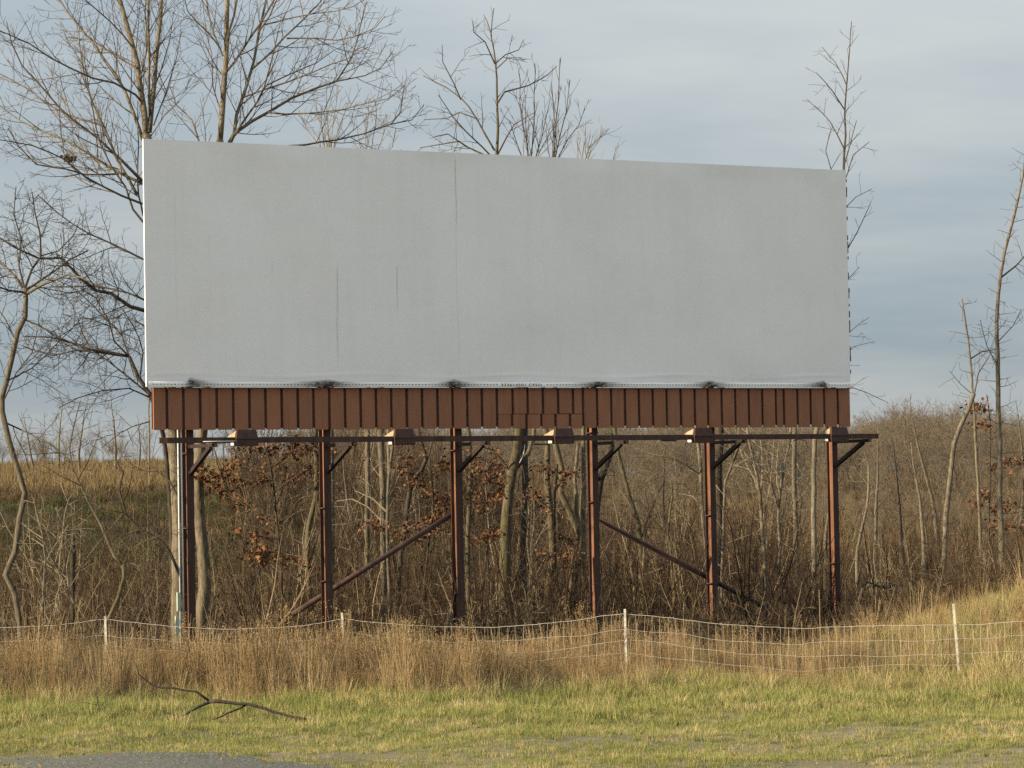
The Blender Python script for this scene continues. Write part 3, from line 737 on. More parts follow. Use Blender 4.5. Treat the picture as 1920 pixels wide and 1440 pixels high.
tree('bare_tree', 'second large bare tree rising behind the board top with limbs sweeping far right', 52.8,
     [(374, 1182), (384, 1100), (376, 1000), (371, 900), (377, 830), (388, 700), (400, 500), (410, 350), (412, 262)], (13.5, 7),
     [([(412, 268), (418, 190), (424, 120), (425, 60), (429, -45)], 6.0, 4.2, 0.3),
      ([(424, 120), (430, 60), (445, 0), (452, -40)], 2.6, 2.0, -0.5),
      ([(411, 330), (425, 285), (440, 251), (473, 227), (502, 211), (547, 184), (595, 164), (631, 153), (658, 109), (675, 53), (687, 5)], 4.2, 0.9, 1.5),
      ([(412, 300), (438, 250), (445, 215), (465, 156), (476, 115), (485, 60), (505, -20)], 4.0, 2.0, 0.6),
      ([(440, 253), (462, 220), (482, 191), (495, 164), (507, 124), (522, 58)], 2.6, 0.9, -1.0),
      ([(420, 140), (440, 115), (470, 70), (490, 40), (525, -20)], 2.6, 1.6, -0.8),
      ([(418, 105), (400, 60), (390, 20), (385, -40)], 2.0, 1.2, 0.5),
      ([(414, 92), (398, 68), (372, 45), (352, 20), (345, -10)], 1.6, 0.8, -0.5),
      ([(417, 215), (400, 160), (396, 100), (380, 40)], 1.5, 0.8, 1.0),
      ([(458, 182), (495, 169), (540, 155), (584, 138), (618, 122), (653, 111), (690, 88)], 2.0, 0.8, -1.4),
      ([(500, 160), (533, 144), (573, 127), (593, 119), (625, 95)], 1.6, 0.8, 1.0),
      ([(538, 72), (595, 71), (631, 75), (662, 69), (702, 55), (722, 30)], 1.8, 0.7, -1.0),
      ([(473, 129), (507, 100), (533, 71), (573, 33), (600, 4), (625, -30)], 2.4, 1.0, 1.2),
      ([(493, 47), (551, 33), (595, 24), (631, 22), (662, 11), (690, -5)], 1.7, 0.7, -1.3),
      ([(629, 153), (684, 142), (715, 127), (735, 98)], 1.5, 0.7, 0.5),
      ([(504, 211), (535, 213), (582, 211), (647, 204), (684, 195), (729, 184), (760, 160)], 1.9, 0.7, -1.8),
      ([(540, 274), (575, 271), (631, 262), (684, 251), (733, 233), (773, 224), (795, 196)], 2.2, 0.8, 1.4),
      ([(733, 233), (751, 209), (758, 160)], 1.3, 0.7, 0.4),
      ([(485, 60), (505, 30), (520, -5), (540, -30)], 1.6, 0.9, -0.6),
      ([(410, 350), (375, 270), (360, 225), (330, 195), (318, 160)], 2.2, 0.8, 0.9)],
     dict(dens=(4.4, 5.0, 4.6), len=(1.25, 0.5, 0.22)), BARK_TAN, TWIG_CROWN, 22, sprout_trunk=None)

tree('bare_tree', 'winding bare tree at the far left edge with crooked spreading crown', 49.6,
     [(38, 1170), (28, 1112), (12, 1078), (29, 1035), (38, 970), (47, 925), (32, 880), (18, 830), (5, 772), (3, 745), (12, 715), (25, 660), (35, 620), (48, 595), (49, 560), (47, 540)], (6.4, 5.0),
     [([(47, 545), (70, 530), (100, 510), (130, 488), (165, 470)], 3.0, 1.2, 0.8), ([(48, 552), (80, 535), (125, 516), (152, 520), (190, 540)], 3.2, 1.2, -0.8),
      ([(46, 545), (25, 515), (0, 490), (-30, 470)], 3.0, 1.4, 0.6), ([(47, 540), (60, 505), (75, 480), (75, 440), (66, 400), (60, 360)], 2.6, 1.0, -0.4),
      ([(49, 600), (75, 612), (110, 632), (150, 648), (175, 655)], 2.0, 1.0, -1.0), ([(46, 540), (35, 500), (40, 450), (25, 400), (30, 350)], 2.0, 0.9, 1.0),
      ([(5, 790), (40, 805), (90, 830), (130, 862)], 1.8, 1.0, 0.8), ([(12, 715), (60, 690), (110, 640), (150, 600)], 1.5, 0.8, 1.2), ([(46, 548), (15, 545), (-20, 530)], 2.4, 1.2, -0.8),
      ([(75, 480), (110, 470), (140, 440), (150, 410)], 1.4, 0.8, 0.6), ([(30, 640), (10, 600), (-10, 570)], 1.6, 0.9, 0.5), ([(3, 760), (30, 700), (60, 660), (70, 620)], 1.4, 0.8, -0.8)],
     dict(dens=(7.0, 7.5, 6.5), len=(1.0, 0.5, 0.24), ang=(40, 75), up=0.25, wob=0.20), BARK_GREY, BARK_DARK, 23, sprout_trunk=None)

tree('bare_tree', 'crooked dark bare tree whose low limbs reach left from behind the board edge', 54.5,
     [(326, 1165), (322, 1000), (312, 860), (296, 775), (279, 737), (258, 705), (242, 668)], (7, 3.6),
     [([(300, 592), (269, 582), (243, 574), (208, 551), (181, 544), (146, 516), (115, 485), (73, 485), (28, 464), (-10, 440)], 4.4, 1.4, -1.2),
      ([(300, 575), (269, 562), (240, 548), (194, 539), (132, 537), (70, 540)], 2.4, 0.9, 1.0),
      ([(300, 500), (267, 485), (208, 457), (167, 440), (110, 400), (70, 365)], 2.4, 0.9, 0.6),
      ([(242, 668), (184, 659), (142, 645), (94, 633), (45, 631)], 2.8, 1.0, -0.8), ([(242, 668), (184, 655), (139, 656), (101, 666), (42, 648)], 2.4, 0.9, 1.0),
      ([(278, 738), (240, 706), (201, 676), (170, 655), (146, 600)], 2.2, 0.9, 0.6), ([(242, 668), (230, 630), (200, 600), (160, 560), (120, 530)], 2.0, 0.8, 1.4),
      ([(262, 712), (268, 660), (250, 610), (230, 580)], 1.8, 0.8, -0.9), ([(281, 745), (243, 728), (191, 732), (146, 746), (110, 765)], 1.6, 0.8, -1.0),
      ([(281, 790), (250, 800), (225, 812), (190, 840)], 1.4, 0.7, 0.6), ([(242, 668), (215, 640), (205, 600), (180, 560), (150, 540)], 1.7, 0.8, -1.2),
      ([(286, 640), (268, 610), (235, 595), (190, 600)], 1.5, 0.7, 0.8)],
     dict(dens=(6.6, 7.0, 6.0), len=(1.0, 0.5, 0.24), ang=(35, 75), up=0.15, wob=0.22), BARK_DARK, BARK_DARK, 24, sprout_trunk=None)

tree('bare_tree', 'mossy forked bare tree between third and fourth posts with open top above the board', 60.0,
     [(948, 1165), (947, 1060), (950, 960), (960, 885), (974, 815), (968, 700), (947, 500), (934, 320), (931, 291)], (15, 3.4),
     [([(931, 295), (933, 240), (933, 200), (931, 144), (927, 100), (921, 67), (926, 15)], 3.2, 0.8, 0.3),
      ([(933, 193), (947, 173), (991, 160), (1024, 142), (1044, 124)], 2.0, 0.7, 0.8), ([(928, 120), (909, 78), (889, 60), (886, 40)], 1.6, 0.7, -0.6),
      ([(922, 67), (913, 36), (907, 28)], 1.1, 0.6, 0.3), ([(931, 129), (953, 109), (978, 108)], 1.3, 0.6, -0.6), ([(930, 118), (947, 102), (972, 94), (982, 74)], 1.3, 0.6, 0.8),
      ([(927, 282), (893, 222), (864, 184), (836, 164), (794, 142)], 2.2, 0.7, 1.0), ([(864, 187), (851, 156), (829, 116), (829, 84)], 1.5, 0.6, -0.5),
      ([(924, 296), (876, 249), (849, 220), (822, 178)], 1.8, 0.7, -1.0), ([(915, 294), (876, 276), (862, 264), (824, 271), (788, 277)], 2.0, 0.8, 0.8),
      ([(876, 276), (840, 250), (815, 256)], 1.2, 0.6, -0.5), ([(933, 290), (951, 256), (964, 233), (1004, 210)], 1.8, 0.7, -0.8), ([(893, 222), (862, 210), (838, 222), (795, 224)], 1.4, 0.7, 0.6),
      ([(964, 880), (990, 850), (1000, 815), (1005, 760)], 5.5, 3.0, 1.0), ([(960, 890), (930, 845), (905, 838)], 2.4, 1.0, -0.8)],
     dict(dens=(3.6, 4.2, 3.6), len=(0.75, 0.35, 0.2), ang=(35, 65), up=0.2, wob=0.16), BARK_OLIVE, TWIG, 25, sprout_trunk=None)

SHOOT = dict(levels=2, dens=(4.5, 4.0), len=(0.75, 0.3), ang=(18, 38), up=0.7, wob=0.06, t0=0.1)
tree('bare_sapling', 'clump of straight upright shoots over the board top left of the centre gap', 62.0, [(622, 1120), (620, 700), (617, 290)], (9, 3),
     [([(617, 330), (612, 270), (598, 225), (588, 178)], 1.4, .6, .5), ([(617, 330), (617, 260), (613, 215), (612, 165)], 1.4, .6, -.5), ([(618, 320), (622, 250), (630, 200), (633, 160)], 1.4, .6, .8),
      ([(618, 320), (628, 260), (645, 215), (655, 190)], 1.3, .6, -.6), ([(616, 330), (600, 275), (575, 240), (560, 205)], 1.3, .6, .3), ([(618, 330), (606, 265), (602, 200)], 1.2, .6, -.9)], SHOOT, BARK_GREY, TWIG_PALE, 31, sprout_trunk=None)
tree('bare_sapling', 'thin upright shoots showing above the board top at its right bare twigs', 63.0, [(688, 1120), (690, 700), (690, 290)], (7, 2),
     [([(690, 320), (686, 262), (690, 220), (692, 185)], 1.2, .6, .5), ([(690, 320), (700, 260), (706, 220), (704, 190)], 1.2, .6, -.5), ([(690, 330), (675, 270), (668, 230)], 1.1, .6, .4), ([(690, 320), (715, 265), (727, 215)], 1.1, .6, .8),
      ([(690, 320), (735, 275), (742, 240)], 1.0, .6, -.8)], SHOOT, BARK_GREY, TWIG_PALE, 32, sprout_trunk=None)
tree('bare_sapling', 'upright bare sapling rising just right of the open tree above the board', 61.0, [(1028, 1110), (1036, 1050), (1035, 1000), (1026, 900), (1026, 830), (1005, 560), (993, 320)], (8.5, 2.6),
     [([(993, 330), (988, 270), (977, 215), (974, 138)], 1.5, .6, .4), ([(993, 330), (998, 270), (1001, 215), (1003, 118)], 1.6, .6, -.5), ([(992, 330), (986, 250), (985, 178)], 1.2, .6, .7), ([(994, 330), (1014, 265), (1022, 225), (1032, 185)], 1.4, .6, .3),
      ([(992, 330), (970, 270), (955, 225)], 1.2, .6, -.4), ([(994, 320), (1030, 250), (1042, 235)], 1.1, .6, -.6)], SHOOT, BARK_OLIVE, TWIG, 33, sprout_trunk=None)
tree('bare_sapling', 'slim bare sapling with two tall leaders above the board centre right', 61.5, [(1070, 1160), (1076, 1090), (1090, 1010), (1068, 960), (1052, 925), (1054, 880), (1042, 835), (1038, 560), (1036, 320)], (9, 2.6),
     [([(1036, 330), (1037, 265), (1040, 225), (1034, 154)], 1.5, .6, .4), ([(1037, 320), (1043, 225), (1048, 170), (1050, 110)], 1.6, .6, -.5), ([(1038, 310), (1052, 245), (1062, 205), (1069, 150)], 1.4, .6, .6), ([(1037, 320), (1065, 260), (1085, 235), (1096, 204)], 1.4, .6, -.4),
      ([(1036, 330), (1028, 280), (1024, 245)], 1.0, .6, .3), ([(1088, 1012), (1082, 960), (1078, 900), (1084, 830)], 4.5, 3.2, .6)], SHOOT, BARK_OLIVE, TWIG, 34, sprout_trunk=None)
tree('bare_sapling', 'low spreading bare twigs above the board furthest right of the centre group', 62.5, [(1095, 1120), (1094, 800), (1088, 330)], (6, 2.2),
     [([(1088, 340), (1092, 285), (1098, 258), (1093, 235)], 1.2, .6, .4), ([(1088, 340), (1105, 275), (1135, 250), (1143, 240)], 1.3, .6, -.5), ([(1088, 340), (1082, 270), (1084, 245)], 1.0, .6, .5), ([(1088, 340), (1108, 285), (1125, 262), (1128, 235)], 1.1, .6, .7), ([(1090, 340), (1150, 300), (1155, 275)], .9, .6, .2)],
     SHOOT, BARK_GREY, TWIG_PALE, 35, sprout_trunk=None)

tree('bare_tree', 'thin bare tree standing above the top right corner of the board', 66.0,
     [(1526, 1060), (1526, 950), (1528, 830), (1550, 700), (1573, 500), (1582, 318)], (6.5, 2.7),
     [([(1582, 322), (1585, 253), (1583.5, 215), (1591, 117), (1597, 40)], 2.6, .7, .2), ([(1582, 278), (1557, 229), (1527, 200), (1513, 186)], 1.5, .6, .8), ([(1583, 205), (1561, 171), (1530, 136)], 1.4, .6, -.6), ([(1588, 161), (1566, 117), (1541, 88)], 1.3, .6, .5),
      ([(1583, 310), (1592, 275), (1600, 248), (1606, 226)], 1.3, .6, -.4), ([(1578, 352), (1590, 325), (1600, 290), (1630, 266)], 1.4, .6, .5), ([(1580, 395), (1605, 370), (1635, 354)], 1.2, .6, -.4), ([(1577, 490), (1591, 465), (1605, 438), (1632, 382)], 1.4, .6, .3),
      ([(1562, 330), (1549, 283), (1556, 250), (1562, 236)], 1.2, .6, .5), ([(1575, 545), (1592, 520), (1612, 500)], 1.0, .5, .3), ([(1560, 660), (1590, 625), (1630, 595)], 1.1, .5, .3), ([(1557, 700), (1600, 650), (1640, 640)], 1.1, .5, -.3), ([(1548, 735), (1600, 728), (1665, 755)], 1.2, .5, .3)],
     dict(levels=3, dens=(3.6, 3.8, 3), len=(0.65, 0.32, 0.18), ang=(30, 60), up=0.2, wob=0.14), BARK_PALE, TWIG, 36, sprout_trunk=None)

STUB = dict(levels=2, dens=(5.5, 3.5), len=(0.8, 0.4), ang=(55, 95), up=0.25, wob=0.14, t0=0.35)
tree('bare_tree', 'pale bent bare trunk leaning right, broken off short of the skyline', 61.0, [(1767, 1125), (1770, 1050), (1774, 965), (1782, 890), (1789, 832), (1800, 800), (1815, 768), (1826, 738)], (6.5, 4.2),
     [([(1826, 745), (1835, 700), (1852, 672), (1862, 655)], 1.4, .7, .4)], STUB, BARK_PALE, TWIG, 37, sprout_trunk=0.5)
tree('bare_tree', 'slender bare tree just behind the bent trunk near the right edge', 64.0, [(1843, 1098), (1838, 1000), (1832, 880), (1827, 780), (1821, 700), (1815, 640), (1807, 585), (1803, 560)], (5.2, 1.6),
     [([(1818, 674), (1840, 660), (1868, 655)], 1.6, .8, .4), ([(1824, 740), (1800, 720), (1780, 695)], 1.1, .6, .3)], STUB, BARK_PALE, TWIG, 38, sprout_trunk=0.4)
tree('bare_tree', 'tall straight bare tree at the right edge with fine short side twigs', 60.0, [(1879, 1090), (1876, 950), (1873, 800), (1872, 700), (1870, 600), (1876, 510), (1893, 435), (1908, 375), (1918, 325), (1926, 270)], (8.2, 1.8),
     [([(1877, 520), (1905, 498), (1935, 462)], 2.0, 1.0, .4), ([(1873, 690), (1850, 650), (1838, 600)], 1.1, .6, -.4), ([(1872, 640), (1900, 610), (1915, 580)], 1.0, .6, .4)], dict(STUB, dens=(7.5, 4)), BARK_PALE, TWIG, 39, sprout_trunk=0.25)

# trees seen below the board, from left to right
MID = dict(levels=3, dens=(4.2, 5.0, 3.6), len=(1.15, 0.55, 0.27), ang=(35, 70), up=0.15, wob=0.16, t0=0.3)
def mid(label, Y, trunk, r, limbs=(), bark=BARK_OLIVE, seed=1, name='bare_tree', **kw):
    return tree(name, label, Y, trunk, r, limbs, MID, bark, TWIG_PALE if bark in (BARK_PALE, BARK_GREY) else TWIG, seed, sprout_trunk=kw.pop('sprout', 0.3), **kw)
mid('thin white-barked stem standing on the far bank just left of the left post', 109.0, [(280, 874), (280, 820), (279, 770), (281, 720)], (1.9, 1.3), (), BARK_PALE, 40, name='bare_sapling', sprout=0.7)
mid('crooked dark sapling leaning left before the bank with two forked arms', 48.0, [(165, 1262), (172, 1235), (200, 1170), (222, 1120), (232, 1080), (231, 1058)], (5, 3.6),
    [([(231, 1060), (215, 1043), (190, 985), (166, 938), (137, 885), (130, 862), (95, 833), (40, 806)], 3.4, 1.0, .5), ([(137, 885), (131, 840), (138, 800), (150, 752)], 1.6, .8, .4), ([(231, 1060), (242, 1034), (268, 1016), (300, 1004)], 2.0, .9, -.4),
     ([(222, 1118), (208, 1160), (214, 1180)], 1.6, 1.0, .3)], BARK_OLIVE, 41, name='bare_sapling', sprout=1)
mid('dark crooked sapling leaning left against the trunk beside the left post', 50.2, [(345, 1160), (338, 1080), (318, 1035), (300, 1012), (262, 992), (238, 966), (223, 920), (230, 886), (216, 862)], (5, 1.6),
    [([(262, 992), (240, 1000), (225, 1010)], 1.2, .7, .2), ([(300, 1012), (296, 960), (300, 930), (296, 905)], 1.4, .7, .2), ([(335, 935), (318, 902), (292, 882), (268, 862)], 2.4, .9, .4)], BARK_DARK, 42, name='bare_sapling', sprout=0.5)
mid('bushy grey sapling at left standing in front of the dark snag', 48.8, [(80, 1175), (82, 1090), (86, 1050), (80, 1000), (68, 960)], (3.6, 1.2), [([(80, 1110), (100, 1065), (112, 1020), (108, 985)], 1.8, .7, .3), ([(84, 1060), (95, 1035), (128, 985)], 1.5, .7, -.3)], BARK_GREY, 43, name='bare_sapling')
mid('leaning pale sapling clump crossing left of the winding fence sapling', 49.0, [(158, 1250), (155, 1180), (140, 1130), (118, 1085), (95, 1045), (75, 990), (66, 950)], (4, 1.2), [([(140, 1130), (128, 1100), (124, 1060), (135, 1020)], 1.8, .7, .4), ([(118, 1085), (105, 1120), (103, 1160)], 1.6, 1.2, .2), ([(110, 1075), (118, 1000), (128, 935), (150, 910)], 2, .8, .5)], BARK_GREY, 44, name='bare_sapling')
mid('slim pale curving tree left of the second post', 56.0, [(584, 1170), (580, 1100), (576, 1040), (580, 985), (592, 930), (594, 870), (592, 800), (600, 700)], (6.2, 4.6), [([(580, 1060), (590, 1020), (600, 985), (612, 950)], 2, .9, .5), ([(592, 930), (584, 890), (580, 850)], 1.6, .8, -.4)], BARK_OLIVE, 45, sprout=0.6)
mid('thin double-stemmed sapling leaning beside the slim curving tree', 56.6, [(566, 1175), (567, 1110), (571, 1060), (568, 1010), (575, 970)], (2.4, 1.2), [([(567, 1110), (562, 1070), (560, 1020)], 1.4, .7, .3)], BARK_PALE, 46, name='bare_sapling')
mid('straight pale grey tree midway between second and third posts', 60.5, [(719, 1165), (719, 1050), (719, 960), (717, 880), (714, 800), (712, 700)], (7.2, 6.0), [([(719, 980), (690, 950), (660, 935), (630, 940)], 1.8, .8, .6), ([(718, 1000), (680, 975), (640, 985)], 1.4, .7, -.6)], BARK_GREY, 47, sprout=0.5)
mid('thin forked stem in front of the straight pale grey tree', 59.6, [(731, 1160), (729, 1070), (727, 1000), (729, 900), (735, 845), (742, 790)], (4, 2.8), [([(729, 905), (728, 860), (727, 800)], 2.4, 1.8, .3), ([(727, 960), (700, 935), (665, 920)], 1.3, .7, .4)], BARK_GREY, 48, sprout=0.6)
mid('crooked dark tree with a broken elbow between second and third posts', 62.0, [(742, 1165), (748, 1100), (752, 1040), (760, 985), (766, 935), (770, 905), (790, 885), (800, 860), (790, 830), (782, 800)], (6.5, 4.2), [([(790, 885), (805, 850), (815, 800)], 2.6, 1.6, .6), ([(768, 920), (764, 870), (766, 810)], 1.8, 1.2, -.5)], BARK_DARK, 49, sprout=0.5)
mid('slim bare stem just right of the third post', 58.5, [(883, 1165), (876, 1080), (877, 1000), (880, 930), (884, 870), (878, 800)], (6.0, 3.8), [([(878, 1010), (860, 960), (850, 920)], 1.6, .8, .4)], BARK_OLIVE, 50)
mid('thin crooked pale stem beside the mossy forked tree', 58.2, [(1013, 1150), (1004, 1110), (996, 1070), (992, 1035), (988, 1010), (993, 980), (991, 940)], (3.4, 2.0), (), BARK_PALE, 51, name='bare_sapling')
mid('dark straight trunk behind the mossy forked tree', 64.0, [(982, 1150), (981, 1040), (984, 950), (985, 880), (983, 800), (985, 700)], (8, 6), (), BARK_DARK, 52, sprout=0.4)
mid('dark forked tree showing right of the fourth post', 60.0, [(1110, 1160), (1113, 1050), (1117, 950), (1126, 900), (1140, 862), (1148, 828), (1156, 740)], (10, 6.5), [([(1126, 905), (1134, 870), (1143, 850)], 3, 1.6, .5), ([(1126, 905), (1110, 880), (1100, 830)], 3, 2, -.6)], BARK_DARK, 53, sprout=0.6)
mid('leaning forked tree with pale base midway between fourth and fifth posts', 58.5, [(1205, 1170), (1204, 1090), (1200, 1020), (1196, 980), (1180, 930), (1168, 880), (1158, 840), (1150, 790)], (6.8, 3.6), [([(1170, 890), (1150, 885), (1135, 878)], 1.8, .9, .4), ([(1204, 1005), (1215, 970), (1232, 930), (1245, 905)], 1.8, .8, .4), ([(1206, 1100), (1218, 1065), (1222, 1040)], 1.4, .8, -.3)], BARK_OLIVE, 54, sprout=0.5)
mid('slanting dark pole-like dead stem leaning from fourth post foot to right', 57.0, [(1213, 1185), (1190, 1140), (1160, 1090), (1140, 1050), (1124, 1015)], (3.2, 2.2), (), BARK_DARK, 55, name='bare_sapling', sprout=1)
mid('thin wavy bare stem left of the fifth post', 58.0, [(1262, 1165), (1267, 1120), (1261, 1085), (1258, 1040), (1253, 1000), (1257, 960), (1261, 930), (1258, 900)], (4.2, 2.0), [([(1258, 903), (1245, 892), (1225, 905)], 1.0, .6, .2)], BARK_OLIVE, 56, name='bare_sapling')
mid('slender pale stem rising close to the left side of the fifth post', 60.0, [(1330, 1160), (1326, 1060), (1321, 990), (1314, 930), (1314, 880), (1308, 830), (1304, 760)], (4.6, 3.4), [([(1316, 950), (1300, 930), (1272, 925)], 1.4, .7, .4), ([(1314, 890), (1285, 870), (1240, 855)], 1.5, .7, -.5)], BARK_PALE, 57, sprout=0.6)
mid('stout dark trunk directly behind the fifth post', 60.5, [(1344, 1165), (1346, 1060), (1349, 960), (1346, 900), (1350, 830), (1352, 720)], (9.5, 7), (), BARK_DARK, 58, sprout=0.5)
mid('slim dark stem with arching arm right of the fifth post', 59.0, [(1352, 1150), (1354, 1060), (1357, 960), (1360, 905), (1372, 870), (1384, 840), (1386, 800)], (4.2, 2.2), [([(1358, 905), (1385, 870), (1430, 852)], 1.6, .7, .5)], BARK_GREY, 59)
mid('pale twin tree with many rising branches, left one of the pair', 59.5, [(1443, 1150), (1438, 1090), (1432, 1040), (1429, 990), (1425, 930), (1418, 880), (1405, 830), (1398, 780)], (5.6, 2.4), [([(1427, 950), (1415, 900), (1400, 870), (1385, 840)], 2, .8, .6), ([(1430, 980), (1440, 930), (1448, 880), (1452, 820)], 2, .9, -.6), ([(1426, 940), (1430, 880), (1425, 820)], 2, .9, .4)], BARK_PALE, 60, sprout=0.45)
mid('pale twin tree with many rising branches, right one of the pair', 59.8, [(1462, 1155), (1461, 1080), (1462, 1020), (1458, 975), (1462, 930), (1470, 880), (1480, 830), (1484, 780)], (4.8, 2.2), [([(1460, 960), (1448, 910), (1440, 870), (1432, 820)], 2, .8, -.6), ([(1462, 930), (1455, 880), (1460, 830)], 1.8, .8, .6), ([(1463, 990), (1475, 930), (1490, 900), (1505, 898)], 1.6, .7, .5)], BARK_PALE, 61, sprout=0.45)
mid('grey straight stem right of the pale twin trees', 68.0, [(1495, 1100), (1492, 1000), (1490, 930), (1489, 870), (1490, 800)], (5.6, 4.4), [([(1490, 900), (1508, 893), (1530, 888)], 1.2, .6, .4)], BARK_GREY, 62, sprout=0.4)
mid('short broken pale snag right of the sixth post', 66.0, [(1608, 1095), (1607, 1030), (1615, 995), (1626, 950), (1630, 905), (1628, 872)], (4.6, 2.2), (), BARK_PALE, 63, name='bare_sapling', sprout=0.6)

m = MB(); p0, p1, p2 = at(137, 1160, 49.4), at(136, 1070, 49.4), at(137, 996, 49.4)
p0.z = gz(p0.x, p0.y) - 0.1
m.tube([p0, p1, p1.lerp(p2, .5) + Vector((.01, 0, 0)), p2], [0.055, 0.05, 0.046, 0.028], 9, True)
snag = m.build('dead_snag', BARK_DARK, None, True); tag(snag, 'short dark broken snag standing among saplings on the left', 'snag')

# young oaks that keep their brown leaves
def leaves(mb, rng, spots, n, size):
    for _ in range(n):
        c, r = rng.choice(spots)
        p = c + Vector((rng.gauss(0, r), rng.gauss(0, r * 1.2), rng.gauss(0, r * 0.6)))
        d = Vector((rng.uniform(-1, 1), rng.uniform(-1, 1), rng.uniform(-1.1, 0.3))).normalized()
        s = d.orthogonal().normalized(); s = (Matrix.Rotation(rng.uniform(0, 6.28), 3, d) @ s); nrm = d.cross(s)
        L = size * rng.uniform(0.6, 1.3); w = L * rng.uniform(0.24, 0.4); b = len(mb.v); cu = rng.uniform(-.25, .35) * L
        for q in (p, p + d * L * .3 + s * w + nrm * cu * .3, p + d * L * .72 + s * w * .8 + nrm * cu * .5, p + d * L + nrm * cu, p + d * L * .7 - s * w * .8 + nrm * cu * .5, p + d * L * .32 - s * w + nrm * cu * .3):
            mb.v.append(tuple(q))
        mb.f += [(b, b + 1, b + 2, b + 3), (b, b + 3, b + 4, b + 5)]
def oak(label, Y, trunk, r, limbs, n, seed, size=0.074, lift=0.12):
    t = tree('young_oak', label, Y, trunk, r, limbs, dict(levels=3, dens=(3.5, 4.5, 3), len=(0.8, 0.4, 0.2), ang=(45, 80), up=0.1, wob=0.14, t0=0.25), BARK_DARK, TWIG, seed, sprout_trunk=0.3)
    rng = random.Random(seed + 500); spots = []
    for pl, *_q in limbs:
        for (x0, y0), (x1, y1) in zip(pl[:-1], pl[1:]):
            for f in (0.3, 0.65, 1.0):
                if rng.random() < 0.8: spots.append((at(x0 + (x1 - x0) * f, y0 + (y1 - y0) * f, Y + rng.uniform(-.5, .5)), lift * rng.uniform(0.5, 1.3)))
    mb = MB(); leaves(mb, rng, spots, int(n * 1.9), size); ob = mb.build('foliage', OAKLEAF, t); ob.matrix_parent_inverse = Matrix.Translation(-t.location); ob['kind'] = 'stuff'
oak('young oak with russet dead leaves between first and second posts', 52.5, [(531, 1175), (528, 1080), (523, 1000), (513, 920), (505, 860), (490, 820)], (3.4, 1.5),
    [([(522, 990), (480, 960), (430, 930), (395, 905), (365, 895)], 1.8, .8, .3), ([(510, 900), (460, 905), (410, 890), (370, 880)], 1.6, .8, -.3), ([(507, 880), (540, 850), (590, 835), (615, 850)], 1.5, .8, .3), ([(500, 845), (470, 838), (445, 850)], 1.3, .7, .3),
     ([(512, 925), (545, 900), (580, 880), (610, 895)], 1.4, .7, -.4), ([(500, 850), (520, 835), (560, 830)], 1.2, .7, .4), ([(505, 890), (440, 870), (400, 905)], 1.2, .7, .5)], 640, 71)
oak('low straggling russet oak sapling at the foot of the first bay', 51.5, [(470, 1175), (474, 1120), (486, 1070), (500, 1040)], (2.4, 1.0),
    [([(486, 1070), (470, 1050), (480, 1030)], 1, .6, .2), ([(500, 1040), (520, 1050), (545, 1060), (560, 1045)], 1, .6, .2), ([(490, 1060), (500, 1020), (490, 1005), (450, 1000)], 1, .6, -.2)], 130, 72, 0.095)
oak('young oak with russet dead leaves between second and third posts', 57.5, [(796, 1165), (798, 1080), (806, 1000), (812, 930), (806, 860)], (3.2, 1.4),
    [([(808, 985), (770, 985), (725, 985), (690, 985)], 1.4, .7, .3), ([(812, 930), (780, 900), (755, 880), (770, 850)], 1.4, .7, -.3), ([(810, 940), (840, 930), (830, 960), (800, 975)], 1.2, .7, .3), ([(808, 890), (835, 880), (845, 860)], 1.1, .6, .3), ([(808, 1000), (780, 1010), (745, 1000)], 1.2, .6, .4), ([(806, 960), (815, 990), (835, 1000)], 1.2, .6, .4)], 520, 73)
oak('young oak with russet dead leaves between third post and mossy tree', 57.2, [(918, 1165), (916, 1080), (912, 1000), (915, 930), (922, 860)], (3, 1.3),
    [([(914, 960), (895, 930), (885, 900)], 1.2, .7, .3), ([(916, 920), (930, 890), (925, 850)], 1.2, .7, -.3), ([(914, 940), (940, 920), (935, 870)], 1.2, .7, .3), ([(915, 900), (895, 875), (885, 850)], 1.1, .6, .3), ([(913, 990), (930, 1000), (900, 1010)], 1.1, .6, .3)], 380, 74)
oak('dark russet oak sapling right of the mossy tree', 60.4, [(1046, 1165), (1044, 1080), (1040, 1000), (1040, 930), (1046, 870)], (3, 1.2),
    [([(1040, 960), (1015, 940), (1000, 920), (990, 940)], 1.2, .7, .3), ([(1042, 920), (1060, 890), (1075, 885)], 1.2, .7, -.3), ([(1041, 1000), (1065, 1010), (1075, 1040), (1060, 1065)], 1.1, .6, .3), ([(1044, 890), (1020, 870), (1010, 880)], 1.1, .6, .3), ([(1042, 1050), (1015, 1040), (1005, 1060)], 1, .6, .2)], 330, 75)
oak('slender russet-leaved oak near the right edge before the far wood', 66.0, [(1856, 1100), (1855, 1000), (1857, 900), (1856, 800), (1850, 740)], (3, 1.1),
    [([(1856, 800), (1842, 790), (1832, 795)], 1, .6, .3), ([(1856, 880), (1870, 870), (1895, 865), (1915, 870)], 1.2, .6, -.3), ([(1856, 930), (1840, 925), (1835, 940)], 1, .6, .3), ([(1856, 990), (1875, 985), (1900, 990)], 1, .6, .3), ([(1854, 770), (1835, 760), (1825, 768)], 1, .6, .3), ([(1855, 960), (1880, 945), (1910, 950)], 1, .6, -.5)], 300, 76, 0.10)

